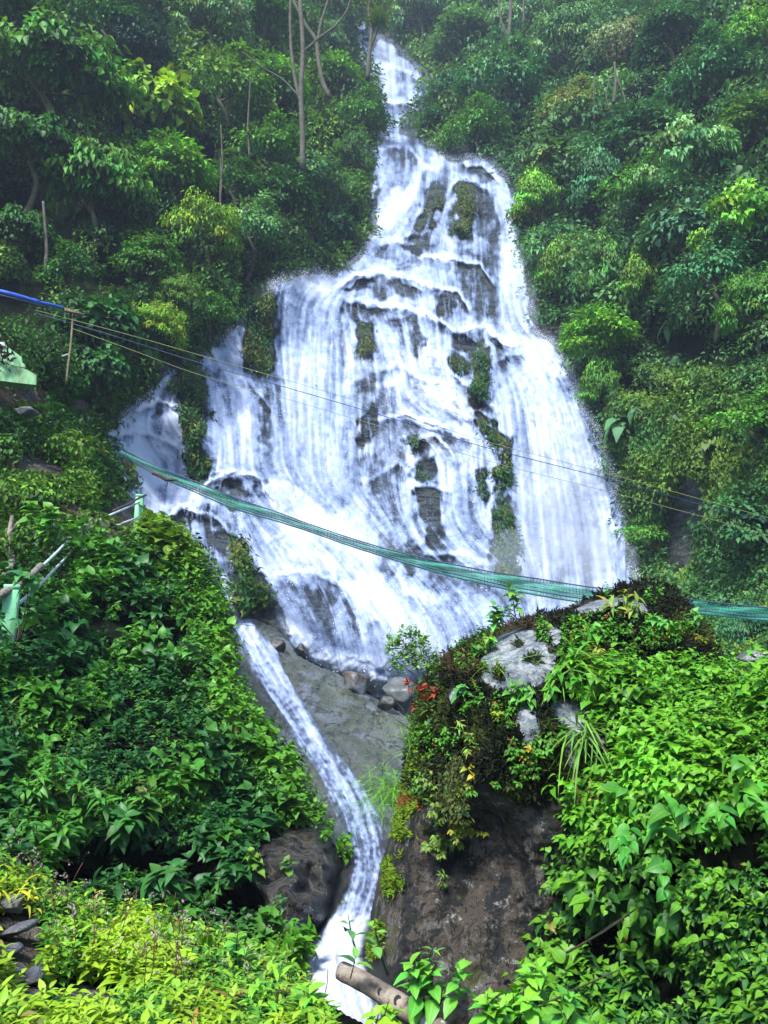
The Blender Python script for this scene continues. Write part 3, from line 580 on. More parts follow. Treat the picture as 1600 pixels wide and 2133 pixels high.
def hill_w(px, py):
    e = water_edge(px, py); r = ss(.25, .8, e); m = mossness(px, py)*1.0
    for b in ROCKP: r = np.maximum(r, 1-ss(.6, 1.3, ell(px, py, b)))
    s = np.zeros_like(px)
    for b in SOILP: s = np.maximum(s, 1-ss(.6, 1.3, ell(px, py, b)))
    return r, np.clip(m, 0, 1), s
gx, gy = np.meshgrid(np.arange(-650, 2260, 6.5), np.arange(-560, 1570, 6.5))
hw = hill_w(gx, gy)
tag(link('hill', mesh_np('hill', HILL.pt(gx, gy).reshape(-1, 3), grid_faces(*gx.shape), M['hill'], {'w': np.stack(hw, -1).reshape(-1, 3)}, smooth=True)), 'steep jungle hillside and wet rock face behind the waterfall', kind='structure')
# flat gorge floor out to the horizon
gr = np.array([(-400, -300, -1.6), (400, -300, -1.6), (400, 500, -1.6), (-400, 500, -1.6)], float)
tag(link('ground', mesh_np('ground', gr, np.array([[0, 1, 2, 3]]), M['bank'], {'w': np.zeros((4, 3))})), 'dark floor of the gorge', kind='structure')

# the waterfall itself
ST = 2.6
wx_, wy_ = np.meshgrid(np.arange(205, 1345, ST), np.arange(18, 1490, ST))
D, E = water_density(wx_, wy_); vx, vy = flow(wx_, wy_)
wr = np.random.default_rng(5); base = wr.normal(size=wx_.shape).astype(np.float32)
L1 = lic(vx, vy, base, 9, .9); L2 = lic(vx, vy, blur(wr.normal(size=wx_.shape), 3), 22, 1.0); L3 = lic(vx, vy, blur(wr.normal(size=wx_.shape), 14), 34, 1.3); iso = blur(wr.normal(size=wx_.shape), 1)
iso2 = blur(wr.normal(size=wx_.shape), 5)
streak = .34*L1+.50*L2+.56*L3+.22*iso+.36*iso2
foam = ss(-1.0, 1.25, (D-.50)*2.7+streak*(.38+.22*np.clip((.6-D)*2.5, 0, 1)))
strand = ss(.5, 1.9, .75*L1+.65*L2)*.60*ss(-.25, .15, D)
thick = np.clip(.44+.80*(D-.52)+.12*streak+.10*n2(wx_, wy_, .02, 33, 4)+.22*ss(420, 300, wx_)*ss(720, 800, wy_), 0, 1.3)
foam = np.clip(foam*.66+.34*np.clip(D-.55, 0, 1)+.30*ss(.12, .55, D), 0, 1); foam = np.maximum(foam, strand)*np.clip(E, 0, 1)
off = .22+.07*(.5*L2+.6*L3)*np.clip(D, 0, 1)+.35*np.clip(D-.7, 0, .6)
Yb = HILL.Y(wx_, wy_); Ys = Yb.copy()
for _ in range(60): Ys = (np.roll(Ys, 2, 0)+np.roll(Ys, -2, 0)+np.roll(Ys, 2, 1)+np.roll(Ys, -2, 1)+2*Ys)/6
Ys[:16] = Yb[:16]; Ys[-16:] = Yb[-16:]; Ys[:, :16] = Yb[:, :16]; Ys[:, -16:] = Yb[:, -16:]
free = np.minimum(Yb+.25, .85*Ys+.15*Yb)-off-.25
V = P(wx_, wy_, free).reshape(-1, 3); keep = (foam > .035).ravel()
F = grid_faces(*wx_.shape); F = F[keep[F].any(1)]
V, F, at = compact(V, F, {'foam': foam.ravel(), 'thick': thick.ravel()})
tag(link('falling_water', mesh_np('falling_water', V, F, M['water'], at, smooth=True)), 'white waterfall dropping in tiers over the rock face', kind='structure')

# ------------------------------------------------------------------ slab of bare rock, and the chute of water crossing it
SLABP = [(470, 1282), (530, 1288), (572, 1306), (600, 1330), (618, 1362), (660, 1385), (706, 1402), (760, 1440), (800, 1462), (862, 1500), (910, 1560), (905, 1750), (860, 1900), (850, 2260), (560, 2260), (560, 1950), (600, 1800), (600, 1600), (470, 1480)]
SLAB = Surf([(470, 1282, 20), (530, 1290, 20.2), (600, 1345, 19.6), (706, 1402, 19.5), (862, 1500, 17.5), (600, 1480, 16), (700, 1500, 16.2), (650, 1560, 14), (780, 1600, 13.6), (700, 1640, 12), (800, 1690, 11.6), (760, 1790, 9.6), (740, 1890, 8), (690, 2010, 6.7), (720, 2133, 5.4), (720, 2250, 4.6), (480, 1450, 15), (560, 2200, 5.2), (850, 2200, 5.2), (900, 1600, 14), (560, 1700, 11)],
            amps=((.22, .45), (.10, 1.6)), poly=SLABP, rim=26, bulge=.5, back=3, seed=2)
def slab_w(px, py): return ss(1690, 1800, py)+0*px, 0*px, 0*px
tag(link('rock_slab', poly_relief('rock_slab', SLAB, 6, M['slab'], slab_w)), 'tilted grey-green rock slab below the falls beside the chute', kind='structure')
CH = np.array([(500, 1282, 22), (512, 1310, 32), (535, 1350, 40), (560, 1400, 40), (585, 1440, 34), (612, 1480, 34), (650, 1540, 42), (685, 1590, 42), (715, 1640, 44), (745, 1700, 50), (762, 1760, 42), (765, 1800, 38), (755, 1850, 36), (738, 1900, 44), (712, 1950, 56), (695, 1990, 66), (700, 2060, 80), (725, 2140, 80), (735, 2250, 80)], float)
cx_, cy_ = np.meshgrid(np.arange(470, 850, 2.6), np.arange(1276, 2230, 2.6))
cc = np.interp(cy_, CH[:, 1], CH[:, 0]); ch = .98*np.interp(cy_, CH[:, 1], CH[:, 2])*(1+.10*n2(cx_, cy_, .02, 3, 3)); u = np.abs(cx_-cc+n2(cx_, cy_, .03, 8, 3)*9)/ch
slope = np.gradient(np.interp(np.arange(1276, 2230, 2.6), CH[:, 1], CH[:, 0]), 2.6)
vx = np.repeat(slope[:, None], cx_.shape[1], 1); vy = np.ones_like(vx); l = np.hypot(vx, vy); vx /= l; vy /= l
a1 = lic(vx, vy, wr.normal(size=cx_.shape), 7, .9); a2 = lic(vx+.30*n2(cx_, cy_, .03, 1), vy, blur(wr.normal(size=cx_.shape), 2), 26, 1.1); a3 = lic(vx, vy, blur(wr.normal(size=cx_.shape), 9), 26, 1.3); iso = blur(wr.normal(size=cx_.shape), 3)
st2 = .4*a1+.6*a2+.5*a3+.45*iso
Dc = .56+.5*ss(1880, 1960, cy_)+.12*(1-ss(1400, 1470, cy_))-.1*ss(1690, 1760, cy_)*(1-ss(1840, 1900, cy_))
Dc = Dc+.16*n2(cx_, cy_, .018, 12, 3)-.25*(1-ss(.0, .5, np.abs(u-.75)))*0
tc = np.clip(.52+.17*st2+.9*(Dc-.56)+.5*ss(1880, 1960, cy_), 0, 1.3)
fc = ss(-.8, .9, (Dc-.5)*3+st2*.5); fc = np.clip(fc*.66+.28*ss(1860, 1950, cy_)+.36, 0, 1)*(1-ss(.66+.12*a2.clip(-1, 1), 1.06, u))
Vc = P(cx_, cy_, SLAB.Y(cx_, cy_)-.14-.02*blur(st2, 2)-.10*(1-np.clip(u, 0, 1))).reshape(-1, 3); keep = (fc > .03).ravel(); F = grid_faces(*cx_.shape); F = F[keep[F].any(1)]
Vc, F, at = compact(Vc, F, {'foam': fc.ravel(), 'thick': tc.ravel()})
tag(link('stream_water', mesh_np('stream_water', Vc, F, M['water'], at, smooth=True)), 'narrow chute of white water running down the slab', kind='structure')

# spray: small flying drops
def drops(px, py, Y, size):
    p = P(px, py, Y); n = len(p); q = unit(rnd(n)); q2 = unit(np.cross(q, rnd(n))); q3 = np.cross(q, q2); s = np.asarray(size)[:, None]
    V = np.stack([p+q*s, p-q*s*.5+q2*s*.8, p-q*s*.5-q2*s*.4+q3*s*.7, p-q*s*.5-q2*s*.4-q3*s*.7], 1).reshape(-1, 3)
    F = np.array([(0, 1, 2), (0, 2, 3), (0, 3, 1), (1, 3, 2)])[None]+(np.arange(n)*4)[:, None, None]
    return V, F.reshape(-1, 3)
DV = []; DF = []; dn_ = 0
def add_drops(px, py, off, s):
    global dn_
    V, F = drops(px, py, HILL.Y(px, py)-off, s); DV.append(V); DF.append(F+dn_); dn_ += len(V)
edge = [(1076, 418), (1074, 480), (1088, 530), (1102, 600), (1108, 690), (1150, 714), (1180, 762), (1207, 830), (1242, 900), (1268, 955), (1282, 1020), (1298, 1090), (1313, 1150), (1324, 1215)]
def along(pts, n, sp):
    e = np.array(pts, float); d = np.concatenate([[0], np.cumsum(np.hypot(*np.diff(e, axis=0).T))]); t = rng.random(n)*d[-1]
    return np.interp(t, d, e[:, 0])+rng.normal(size=n)*sp, np.interp(t, d, e[:, 1])+rng.normal(size=n)*sp
for pts, n, sp in ((edge[4:], 9000, 7), (edge[:5], 1500, 6), ([(560, 600), (600, 580), (650, 566), (700, 574)], 2600, 9), ([(700, 572), (735, 548), (765, 512), (785, 478)], 1200, 9), ([(872, 288), (905, 308), (940, 334), (985, 322), (1022, 333), (1052, 370)], 1500, 5), ([(212, 905), (276, 852), (322, 812)], 600, 6), ([(412, 742), (440, 715), (500, 680)], 700, 6)):
    x, y = along(pts, n, sp); add_drops(x, y, rng.random(n)*.9+.2, np.exp(rng.normal(size=n)*.35)*.014)
xs, ys = sample(60000, (215, 90, 1330, 1440), lambda a, b: inpoly(a, b, MAIN)); dd, ee = water_density(xs, ys); k = (dd > .45) & (ee > .5); xs, ys = xs[k][:12000], ys[k][:12000]
add_drops(xs, ys, rng.random(len(xs))*.7+.3, np.exp(rng.normal(size=len(xs))*.4)*.016)
tag(link('spray', mesh_np('spray', np.vstack(DV), np.vstack(DF), M['drop'])), 'drops of spray flying off the falls', kind='stuff')

# ------------------------------------------------------------------ SETTING: left bank, right bank, near slope
BANKP = [(-800, 1180), (-400, 1210), (-60, 1235), (10, 1230), (60, 1190), (150, 1118), (240, 1130), (300, 1122), (345, 1108), (392, 1138), (436, 1190), (474, 1262), (478, 1330), (492, 1398), (532, 1480), (574, 1545), (620, 1605), (668, 1690), (704, 1750), (728, 1810), (718, 1870), (688, 1925), (655, 1965), (600, 2050), (560, 2300), (-800, 2300)]
CAVES = [(300, 1790, 150, 55, 8), (480, 1880, 90, 55, 20), (150, 1840, 70, 40, 0), (300, 1590, 80, 26, 10), (620, 1840, 100, 120, 0), (300, 1310, 60, 26, 10), (370, 1330, 60, 40, 0), (130, 1440, 60, 26, 0), (230, 1300, 60, 24, 10), (80, 1560, 50, 20, 0), (440, 1560, 60, 16, 10), (180, 1520, 60, 16, 0), (420, 1420, 40, 16, 20), (90, 1350, 40, 16, 0), (520, 1680, 50, 16, 0), (200, 1210, 40, 14, 0)]
BANK = Surf([(0, 1240, 9.5), (150, 1130, 12), (330, 1110, 13.5), (480, 1280, 12.5), (510, 1400, 11.5), (600, 1540, 10.3), (700, 1680, 9.3), (730, 1850, 8), (640, 2000, 6.6), (-150, 1500, 7), (0, 1500, 8), (200, 1400, 10), (350, 1500, 9.4), (200, 1700, 7.8), (450, 1700, 8.2), (0, 1800, 6.2), (300, 1850, 7.6), (500, 1850, 7.6), (200, 2000, 6.6), (-100, 2250, 5), (500, 2250, 5.8), (600, 1780, 8.0), (-600, 1250, 5.6), (-780, 1600, 4.2), (-500, 1700, 4.8), (-700, 2200, 3.6)],
            amps=((.9, .5), (.35, 1.5), (.16, 4.0)), poly=BANKP, rim=70, bulge=1.5, back=4, seed=4,
            extra=lambda x, y, Y: 1.6*np.max([1-ss(.3, 1.1, ell(x, y, c)) for c in CAVES[:4]+CAVES[5:]], axis=0)+(1-ss(.6, 1.3, ell(x, y, (650, 1840, 100, 130, 0))))*(1.0*np.abs(fbm(P(x, y, Y)*1.1, 4))-.35+.35*np.abs(fbm(P(x, y, Y)*3.2+9, 3))))
def bank_w(px, py):
    a = 1-ss(.8, 1.15, ell(px+n2(px, py, .02)*30, py, (640, 1830, 112, 140, -20))); return a, 0*a, 0*a
tag(link('bank_terrain', poly_relief('bank_terrain', BANK, 6, M['bank'], bank_w, 50)), 'steep soil bank under dense plants left of the chute', kind='structure')

BOULP = [(852, 1545), (868, 1480), (884, 1420), (925, 1362), (975, 1330), (1020, 1312), (1090, 1288), (1180, 1262), (1240, 1238), (1300, 1216), (1350, 1208), (1400, 1222), (1440, 1258), (1475, 1310), (1505, 1375), (1560, 1480), (1600, 1700), (1600, 2250), (880, 2250), (775, 2110), (768, 2010), (772, 1900), (792, 1800), (826, 1700), (846, 1620)]
BOUL = Surf([(860, 1540, 6.0), (1000, 1330, 6.4), (1340, 1215, 6.8), (1500, 1380, 6.4), (1080, 1400, 5.75), (1300, 1400, 5.7), (1000, 1560, 5.2), (1200, 1560, 5.1), (850, 1700, 5.6), (1000, 1660, 5.2), (1000, 1720, 5.45), (1100, 1800, 5.4), (800, 1950, 5.4), (1000, 1950, 5.3), (1150, 2050, 5.2), (1500, 1700, 5.4), (1500, 2200, 5.2), (850, 2200, 5.1)],
            amps=((.34, .9), (.16, 3.0), (.06, 9), (.022, 26)), poly=BOULP, rim=75, bulge=1.1, back=2.6, seed=6)
PALE = [(1080, 1378, 88, 66, -18, 1.2), (1150, 1325, 26, 20, 0, .8), (1250, 1262, 60, 13, -14, 1), (1330, 1268, 24, 14, 0, .9), (1100, 1510, 26, 50, -12, 1.1), (1210, 1495, 70, 36, 20, 1.1), (1262, 1528, 46, 30, 0, 1), (1190, 1560, 18, 46, -10, 1), (945, 1450, 12, 22, 0, .6), (1180, 1262, 40, 8, -20, .7)]
HOLES = [(1080, 1342, 10, 7, 0), (1108, 1372, 16, 7, -10), (1150, 1355, 10, 8, 0), (1040, 1405, 8, 10, 0), (1135, 1330, 18, 8, 20), (1240, 1510, 18, 24, 0), (1000, 1390, 16, 12, 0)]
def boul_w(px, py):
    pale = np.zeros_like(px, float)
    for b in PALE: pale = np.maximum(pale, b[5]*(1-ss(.72, 1.12, ell(px, py, b))))
    for b in HOLES: pale *= ss(.8, 1.2, ell(px, py, b))
    brown = (1-ss(.78, 1.05, ell(px, py, (985, 1880, 225, 260, 4))))*ss(1600, 1680, py)
    moss = (1-ss(.7, 1.2, ell(px, py, (1000, 1370, 170, 60, -28))))*(pale < .3)
    return pale, brown, moss
bo = empty('mossy_boulder', BOUL.pt(np.array([1050.]), np.array([2100.]))[0], 'huge mossy boulder with pale lichen patches and bare brown lower face beside the stream', 'boulder')
bm = poly_relief('mossy_boulder_rock', BOUL, 4, M['boulder'], boul_w, 60)
def child(name, me, par):
    o = link(name, me, par); o.matrix_parent_inverse.identity(); o.location = -Vector(par.location); return o
child('rock', bm, bo)

RBP = [(1165, 2300), (1150, 2120), (1120, 2080), (1180, 2000), (1165, 1880), (1140, 1760), (1170, 1660), (1180, 1600), (1240, 1570), (1290, 1540), (1240, 1470), (1180, 1400), (1260, 1385), (1380, 1400), (1480, 1398), (1520, 1400), (1600, 1425), (1760, 1400), (2100, 1340), (2600, 1300), (2600, 2300)]
RB = Surf([(1200, 1420, 5.5), (1500, 1400, 5.5), (1700, 1420, 4.6), (1300, 1600, 4.85), (1500, 1600, 4.45), (1700, 1650, 3.9), (1200, 1700, 5.1), (1180, 1900, 5.0), (1300, 1800, 4.6), (1500, 1800, 4.2), (1350, 1950, 4.7), (1200, 2100, 4.7), (1500, 2100, 4.1), (1700, 2100, 3.7), (1400, 2280, 4.2), (2200, 1400, 3.9), (2550, 1350, 3.6), (2200, 1800, 3.2), (2550, 1800, 2.9), (2300, 2250, 2.8)],
          amps=((.30, 1.1), (.12, 3)), poly=RBP, rim=50, bulge=.5, back=1.6, seed=8)
RCAVE = [(1500, 1795, 110, 40, 10), (1340, 1830, 60, 26, 20), (1290, 1990, 90, 40, 0), (1580, 1740, 50, 50, 0), (1420, 2080, 80, 30, 0), (1180, 1600, 20, 30, 0), (1250, 1900, 40, 20, 0), (1500, 1990, 60, 20, 0), (1330, 1370, 60, 22, 0), (1440, 1370, 50, 24, 10), (1560, 1880, 50, 26, 0), (1380, 1940, 50, 20, 30), (1240, 2080, 60, 24, 0), (1530, 2080, 60, 26, 0), (1330, 2110, 40, 20, 0), (1210, 1760, 22, 22, 0), (1300, 1740, 34, 12, 0)]
tag(link('bank_terrain_right', poly_relief('bank_terrain_right', RB, 8, M['bank'], lambda x, y: (0*x, 0*x, 0*x), 40)), 'bank under the creeper at the right', kind='structure')

FSP = [(-900, 1760), (-200, 1815), (0, 1835), (60, 1868), (150, 1915), (290, 1950), (400, 1985), (520, 2010), (640, 2060), (720, 2110), (800, 2150), (1000, 2160), (1300, 2150), (2500, 2160), (2500, 2500), (-900, 2500)]
FS = Surf([(-150, 1840, 3.3), (60, 1870, 3.6), (300, 1950, 3.7), (520, 2020, 3.6), (700, 2110, 3.4), (1000, 2160, 3.3), (1700, 2160, 3.0), (0, 2000, 2.7), (300, 2133, 2.6), (700, 2200, 2.7), (-150, 2400, 1.7), (300, 2450, 1.8), (1000, 2450, 2.2), (1700, 2450, 2.0), (-800, 1850, 2.4), (-800, 2400, 1.4), (2400, 2200, 2.4)],
          amps=((.12, 1.5), (.05, 5)), poly=FSP, rim=40, bulge=.35, back=1.5, seed=10)
def fs_w(px, py):
    b = (1-ss(.7, 1.1, ell(px, py, (30, 1985, 75, 90, 0))))
    b = np.maximum(b, 1-ss(.75, 1.1, ell(px, py, (130, 2110, 160, 62, 0)))); return 0*b, 0*b, b
tag(link('near_ground', poly_relief('near_ground', FS, 6, M['bank'], fs_w, 40)), 'stony earth slope at the viewer side', kind='structure')

# ------------------------------------------------------------------ STUFF: undergrowth on the hill
def zone_col(px, py):
    """leaf colour across the hillside: deep green on the left, blue-green to olive on the right"""
    n = len(px); k = n2(px, py, .012, 1, 3)+.3*n2(px, py, .05, 2, 2)
    a = np.array([.024, .095, .018]); b = np.array([.115, .25, .022]); c = np.array([.055, .17, .050])
    t = ss(-.25, .4, k)[:, None]; base = a*(1-t)+b*t; r = ss(780, 1050, px)[:, None]; base = base*(.78+.22*r); base = base*(1-r)+(c*.9*(1-t)+np.array([.075, .19, .06])*t)*r
    o = (1-ss(.5, 1.3, ell(px, py, (1440, 940, 170, 170, 0))))[:, None]; base = base*1.25; base = base*(1-o)+np.array([.11, .22, .028])*(.7+.6*t)*o
    return base
def hill_mask(px, py):
    d, _, _ = near_edge(px, py, MAIN); ins = inpoly(px, py, MAIN); m = (~ins & (d > 5)) | (mossness(px, py) > .5)
    for b in SOILP+ROCKP: m &= (ell(px, py, b) > .95+.25*n2(px, py, .03, 2))
    m &= ~inpoly(px, py, [(x+20*(x > 700)-30*(x < 600), y-14) for x, y in SLABP])
    m &= ~inpoly(px, py, TOPS); m &= py < 1480; m &= ~((ell(px, py, (1450, 960, 150, 150, 0)) < 1) & (n2(px, py, .02, 51) < .12))
    m &= ~(inpoly(px, py, BANKP) & (near_edge(px, py, BANKP)[0] > 60)) & ~(inpoly(px, py, BOULP) & (near_edge(px, py, BOULP)[0] > 60)) & ~(inpoly(px, py, RBP) & (near_edge(px, py, RBP)[0] > 60))
    return m
def clumps(lb, S, px, py, rad, nl, size, cols, kind, droop=.3, offk=.35, flat=.55, cv=.22, outk=.6):
    """one dome of leaves at each point of the surface"""
    c = S.pt(px, py); nr = unit(S.nrm(px, py)+UP*.45); n = len(c)
    rad = np.broadcast_to(rad, (n,)); m = n*nl; i = np.repeat(np.arange(n), nl)
    v = unit(rnd(m)); f = (v*nr[i]).sum(-1); v = np.where((f < -.1)[:, None], v-2*f[:, None]*nr[i], v)
    r = rad[i]*(.55+.5*rng.random(m)); q = c[i]+nr[i]*(rad[i]*offk*.4)[:, None]+v*r[:, None]*np.array([1, 1, flat+.2])
    d = unit(v*outk+rnd(m)*.5+np.array([0, 0, -.35])); nn = unit(UP*.8+v*.5+nr[i]*.3+rnd(m)*.3)
    lb.add(q, d, nn, size*(.6+.8*rng.random(m)), vary(1, m, cv, .08)*cols[i], kind=kind, droop=droop)
lb = LB()
px, py = sample(9000, (-500, -350, 2150, 1480), lambda x, y: hill_mask(x, y) & (rng.random(len(x)) > .95*hollow(x, y)))
px2, py2 = sample(8200, (-40, -40, 1640, 1420), lambda x, y: hill_mask(x, y) & (rng.random(len(x)) > 1.0*hollow(x, y)+.25*(n2(x, y, .03, 44) < -.15))); px = np.concatenate([px, px2]); py = np.concatenate([py, py2])
Yq = HILL.Y(px, py); cl = zone_col(px, py)
ms = (mossness(px, py) > .4)
for sel, nl, sz, knd in ((~ms & (px < 800), 30, .0078, 'far'), (~ms & (px >= 800), 30, .0070, 'far')):
    clumps(lb, HILL, px[sel], py[sel], Yq[sel]*(.012+.012*rng.random(sel.sum())), nl, np.repeat(Yq[sel], nl)*sz, cl[sel]*np.exp(rng.normal(size=(sel.sum(), 1))*.28), knd)
for knd, m_, nl, ls_, fl in (('far', 260, 120, .0095, .3), ('tri', 200, 150, .0080, .9), ('far', 260, 110, .0085, .6), ('ovate', 90, 36, .013, .5)):
    px, py = sample(m_, (-40, -60, 1640, 1200), lambda x, y: hill_mask(x, y) & (near_edge(x, y, MAIN)[0] > 45) & ~inpoly(x, y, MAIN) & (hollow(x, y) < .25) & ~((x > 1270) & (y > 740))); Yq = HILL.Y(px, py); cl = zone_col(px, py)
    clumps(lb, HILL, px, py, Yq*(.022+.02*rng.random(len(px))), nl, np.repeat(Yq, nl)*ls_, cl*np.exp(rng.normal(size=(len(px), 1))*.35)*(1+np.array([.35, .05, -.1])*rng.normal(size=(len(px), 1))*.5), knd, offk=1.6, flat=fl, droop=.4)
tag(link('undergrowth', lb.mesh('undergrowth', luv=False)), 'dense leafy undergrowth covering the gorge sides', kind='stuff')
# moss and small ferns on rock noses inside the falls
lb = LB(); px, py = sample(26000, (200, 330, 1150, 1260), lambda x, y: (mossness(x, y)-.35)*1.6)
for x, y, r, q in ((400, 880, 34, 1), (540, 692, 36, 1)): pass
c = HILL.pt(px, py, .22); n = len(c); m = 8; i = np.repeat(np.arange(n), m)
q = c[i]+rnd(n*m)*.11; d = unit(rnd(n*m)*.5+np.array([0, -.35, -.5])); nn = unit(UP*.6+HILL.nrm(px, py)[i]*.6+rnd(n*m)*.3)
bc = np.where((n2(px, py, .03, 4) > .1)[:, None], np.array([[.125, .175, .028]]), np.array([[.035, .12, .022]]))[i]
lb.add(q, d, nn, .20*(.5+rng.random(n*m)), vary(1, n*m, .3, .12)*bc, kind='tri', droop=.3)
tag(link('moss', lb.mesh('moss_on_falls', M['leaf'], False)), 'green moss and small ferns on the wet rock noses', kind='stuff')
# grass and creeper on the olive wall at the right
lb = LB(); px, py = sample(16000, (1270, 760, 1640, 1380), lambda x, y: (ell(x, y, (1425, 1090, 46, 110, 12)) > 1) & ~inpoly(x, y, MAIN) & (n2(x, y, .012, 6) > -.3) & (hollow(x, y) < .3))
c = HILL.pt(px, py, .1); n = len(c); m = 9; i = np.repeat(np.arange(n), m); Yq = HILL.Y(px, py)
q = c[i]+rnd(n*m)*.10; d = unit(rnd(n*m)*.35+np.array([0, -.5, -.7])); nn = unit(UP+rnd(n*m)*.3)
gcol = np.where((n2(px, py, .01, 7) > -.08)[:, None], np.array([[.15, .27, .030]]), np.array([[.070, .21, .035]]))[i]
lb.add(q, d, nn, np.repeat(Yq, m)*.0062*(.5+rng.random(n*m)), vary(1, n*m, .25, .1)*gcol, kind='far', droop=.4)
tag(link('creeper', lb.mesh('creeper_wall', luv=False)), 'olive grass and creeper hanging over the rock wall', kind='stuff')

# ------------------------------------------------------------------ THINGS: trees and shrubs on the hill
def crown_mesh(name, R, ncl, npl, ls, flat, clr, kind, droop, col, sx=1.0, tiers=False, seed=0, sag=.35):
    global rng
    keep = rng; rng = np.random.default_rng(seed)
    v = unit(rnd(ncl)); v[:, 2] = np.abs(v[:, 2])*1.0-.25; v = unit(v); v[:, 1] = np.where(rng.random(ncl) < .75, -np.abs(v[:, 1]), v[:, 1])
    rr = R*(.45+.6*rng.random(ncl)**.6); cc = v*rr[:, None]*np.array([sx, sx, flat]); cr = R*clr*(.6+.8*rng.random(ncl)); m = ncl*npl; i = np.repeat(np.arange(ncl), npl)
    w_ = unit(rnd(m)); w_[:, 2] = np.where(rng.random(m) < .7, np.abs(w_[:, 2]), w_[:, 2])
    q = cc[i]+w_*(cr[i]*(.35+.7*rng.random(m)))[:, None]*np.array([1.15, 1.15, .28 if tiers else .62])
    q[:, 2] -= (np.hypot(w_[:, 0], w_[:, 1])*cr[i]*sag)
    d = unit(w_*np.array([1, 1, .3])*.8+v[i]*.4+rnd(m)*.35+np.array([0, 0, -.3-droop*.5])); nn = unit(UP*.8+w_*.35+v[i]*.35+rnd(m)*.28)
    cb = np.exp(rng.normal(size=(ncl, 1))*.30)*np.hstack([1+.35*rng.normal(size=(ncl, 1))*.5, np.ones((ncl, 1)), np.ones((ncl, 1))])
    lb = LB(); lb.add(q, d, nn, ls*(.55+.85*rng.random(m)), vary(1, m, .2, .08)*np.asarray(col)*cb[i], kind=kind, droop=droop)
    me = lb.mesh(name, luv=False); rng = keep
    return me, cc
def trunk_mesh(name, R, hc, cc, seed, thick=.05, mat='bark'):
    r = np.random.default_rng(seed); b = MB(); top = np.array([0, 0, hc*.9]); a = r.normal(size=2)*.12*R
    pth = smooth_path([(0, 0, -R*.5), (a[0], a[1], hc*.35), (-a[0]*.6, a[1], hc*.7), top, top+np.array([a[1], a[0], R*.35])], 12); b.tube(pth, np.linspace(thick*R*1.5, thick*R*.45, 12), 8, .15, seed)
    for k in np.argsort(-np.linalg.norm(cc, axis=1))[:8]:
        e = cc[k]*.85+np.array([0, 0, hc]); s = pth[5+(k % 5)]; mid = (s+e)/2+np.array([0, 0, -.1*R]); b.tube(smooth_path([s, mid, e], 7), np.linspace(thick*R*.5, thick*R*.12, 7), 5, .1, int(k))
    return b.mesh(name, M[mat])
ARCH = {}
def arch(key, R, hc, thick=.05, mat='bark', **k):
    cm, cc = crown_mesh('crown_'+key, R, seed=k.pop('seed'), **k); ARCH[key] = (cm, trunk_mesh('trunk_'+key, R, hc, cc, 3, thick, mat), R, hc)
W3 = (1, 1, 1)
arch('round', 2.4, 2.6, seed=11, ncl=52, npl=58, ls=.36, flat=.85, clr=.27, kind='far', droop=.25, col=W3)
arch('round2', 2.4, 2.4, seed=12, ncl=46, npl=62, ls=.31, flat=1.05, clr=.28, kind='far', droop=.3, col=W3)
arch('tier', 2.6, 2.6, seed=13, ncl=38, npl=70, ls=.42, flat=.8, clr=.31, kind='far', droop=.5, col=W3, tiers=True)
arch('tier2', 2.4, 2.8, seed=14, ncl=36, npl=66, ls=.34, flat=1.0, clr=.29, kind='far', droop=.4, col=W3, tiers=True)
arch('feather', 2.2, 2.0, seed=15, ncl=60, npl=70, ls=.27, flat=1.1, clr=.25, kind='tri', droop=.6, col=W3, sag=.7)
arch('big', 2.2, 2.2, seed=16, ncl=26, npl=36, ls=.62, flat=.9, clr=.36, kind='ovate', droop=.4, col=W3)
arch('hang', 2.2, 2.4, seed=17, ncl=46, npl=64, ls=.31, flat=1.35, clr=.26, kind='tri', droop=.7, col=W3, sag=1.3)
def tree(key, px, py, rp, col, name, label, cat, off=.95, group=None):
    cm, tm, R, hc = ARCH[key]; x = np.array([float(px)]); y = np.array([float(py)]); Y0 = float(HILL.Y(x, y)[0]); r = rp/FPX*Y0*1.08; s = r/R
    c = P(px, py, Y0-r*off); base = c-np.array([0, 0, hc*s])
    e = empty(name, base, label, cat, group); e.scale = (s*rng.uniform(.85, 1.15), s, s*rng.uniform(.9, 1.35)); e.rotation_euler = (0, 0, rng.uniform(-.8, .8))
    t = link('trunk', tm, e); cr = link('crown', cm, e, (0, 0, hc)); cr.color = (*[min(v*1.25, .6) for v in col], 1); return e
DG = (.036, .13, .020); MG = (.075, .22, .024); YG = (.19, .36, .018); BG = (.048, .17, .060); PG = (.125, .29, .095); OG = (.11, .24, .024); SG = (.26, .33, .20); LG = (.14, .36, .026)
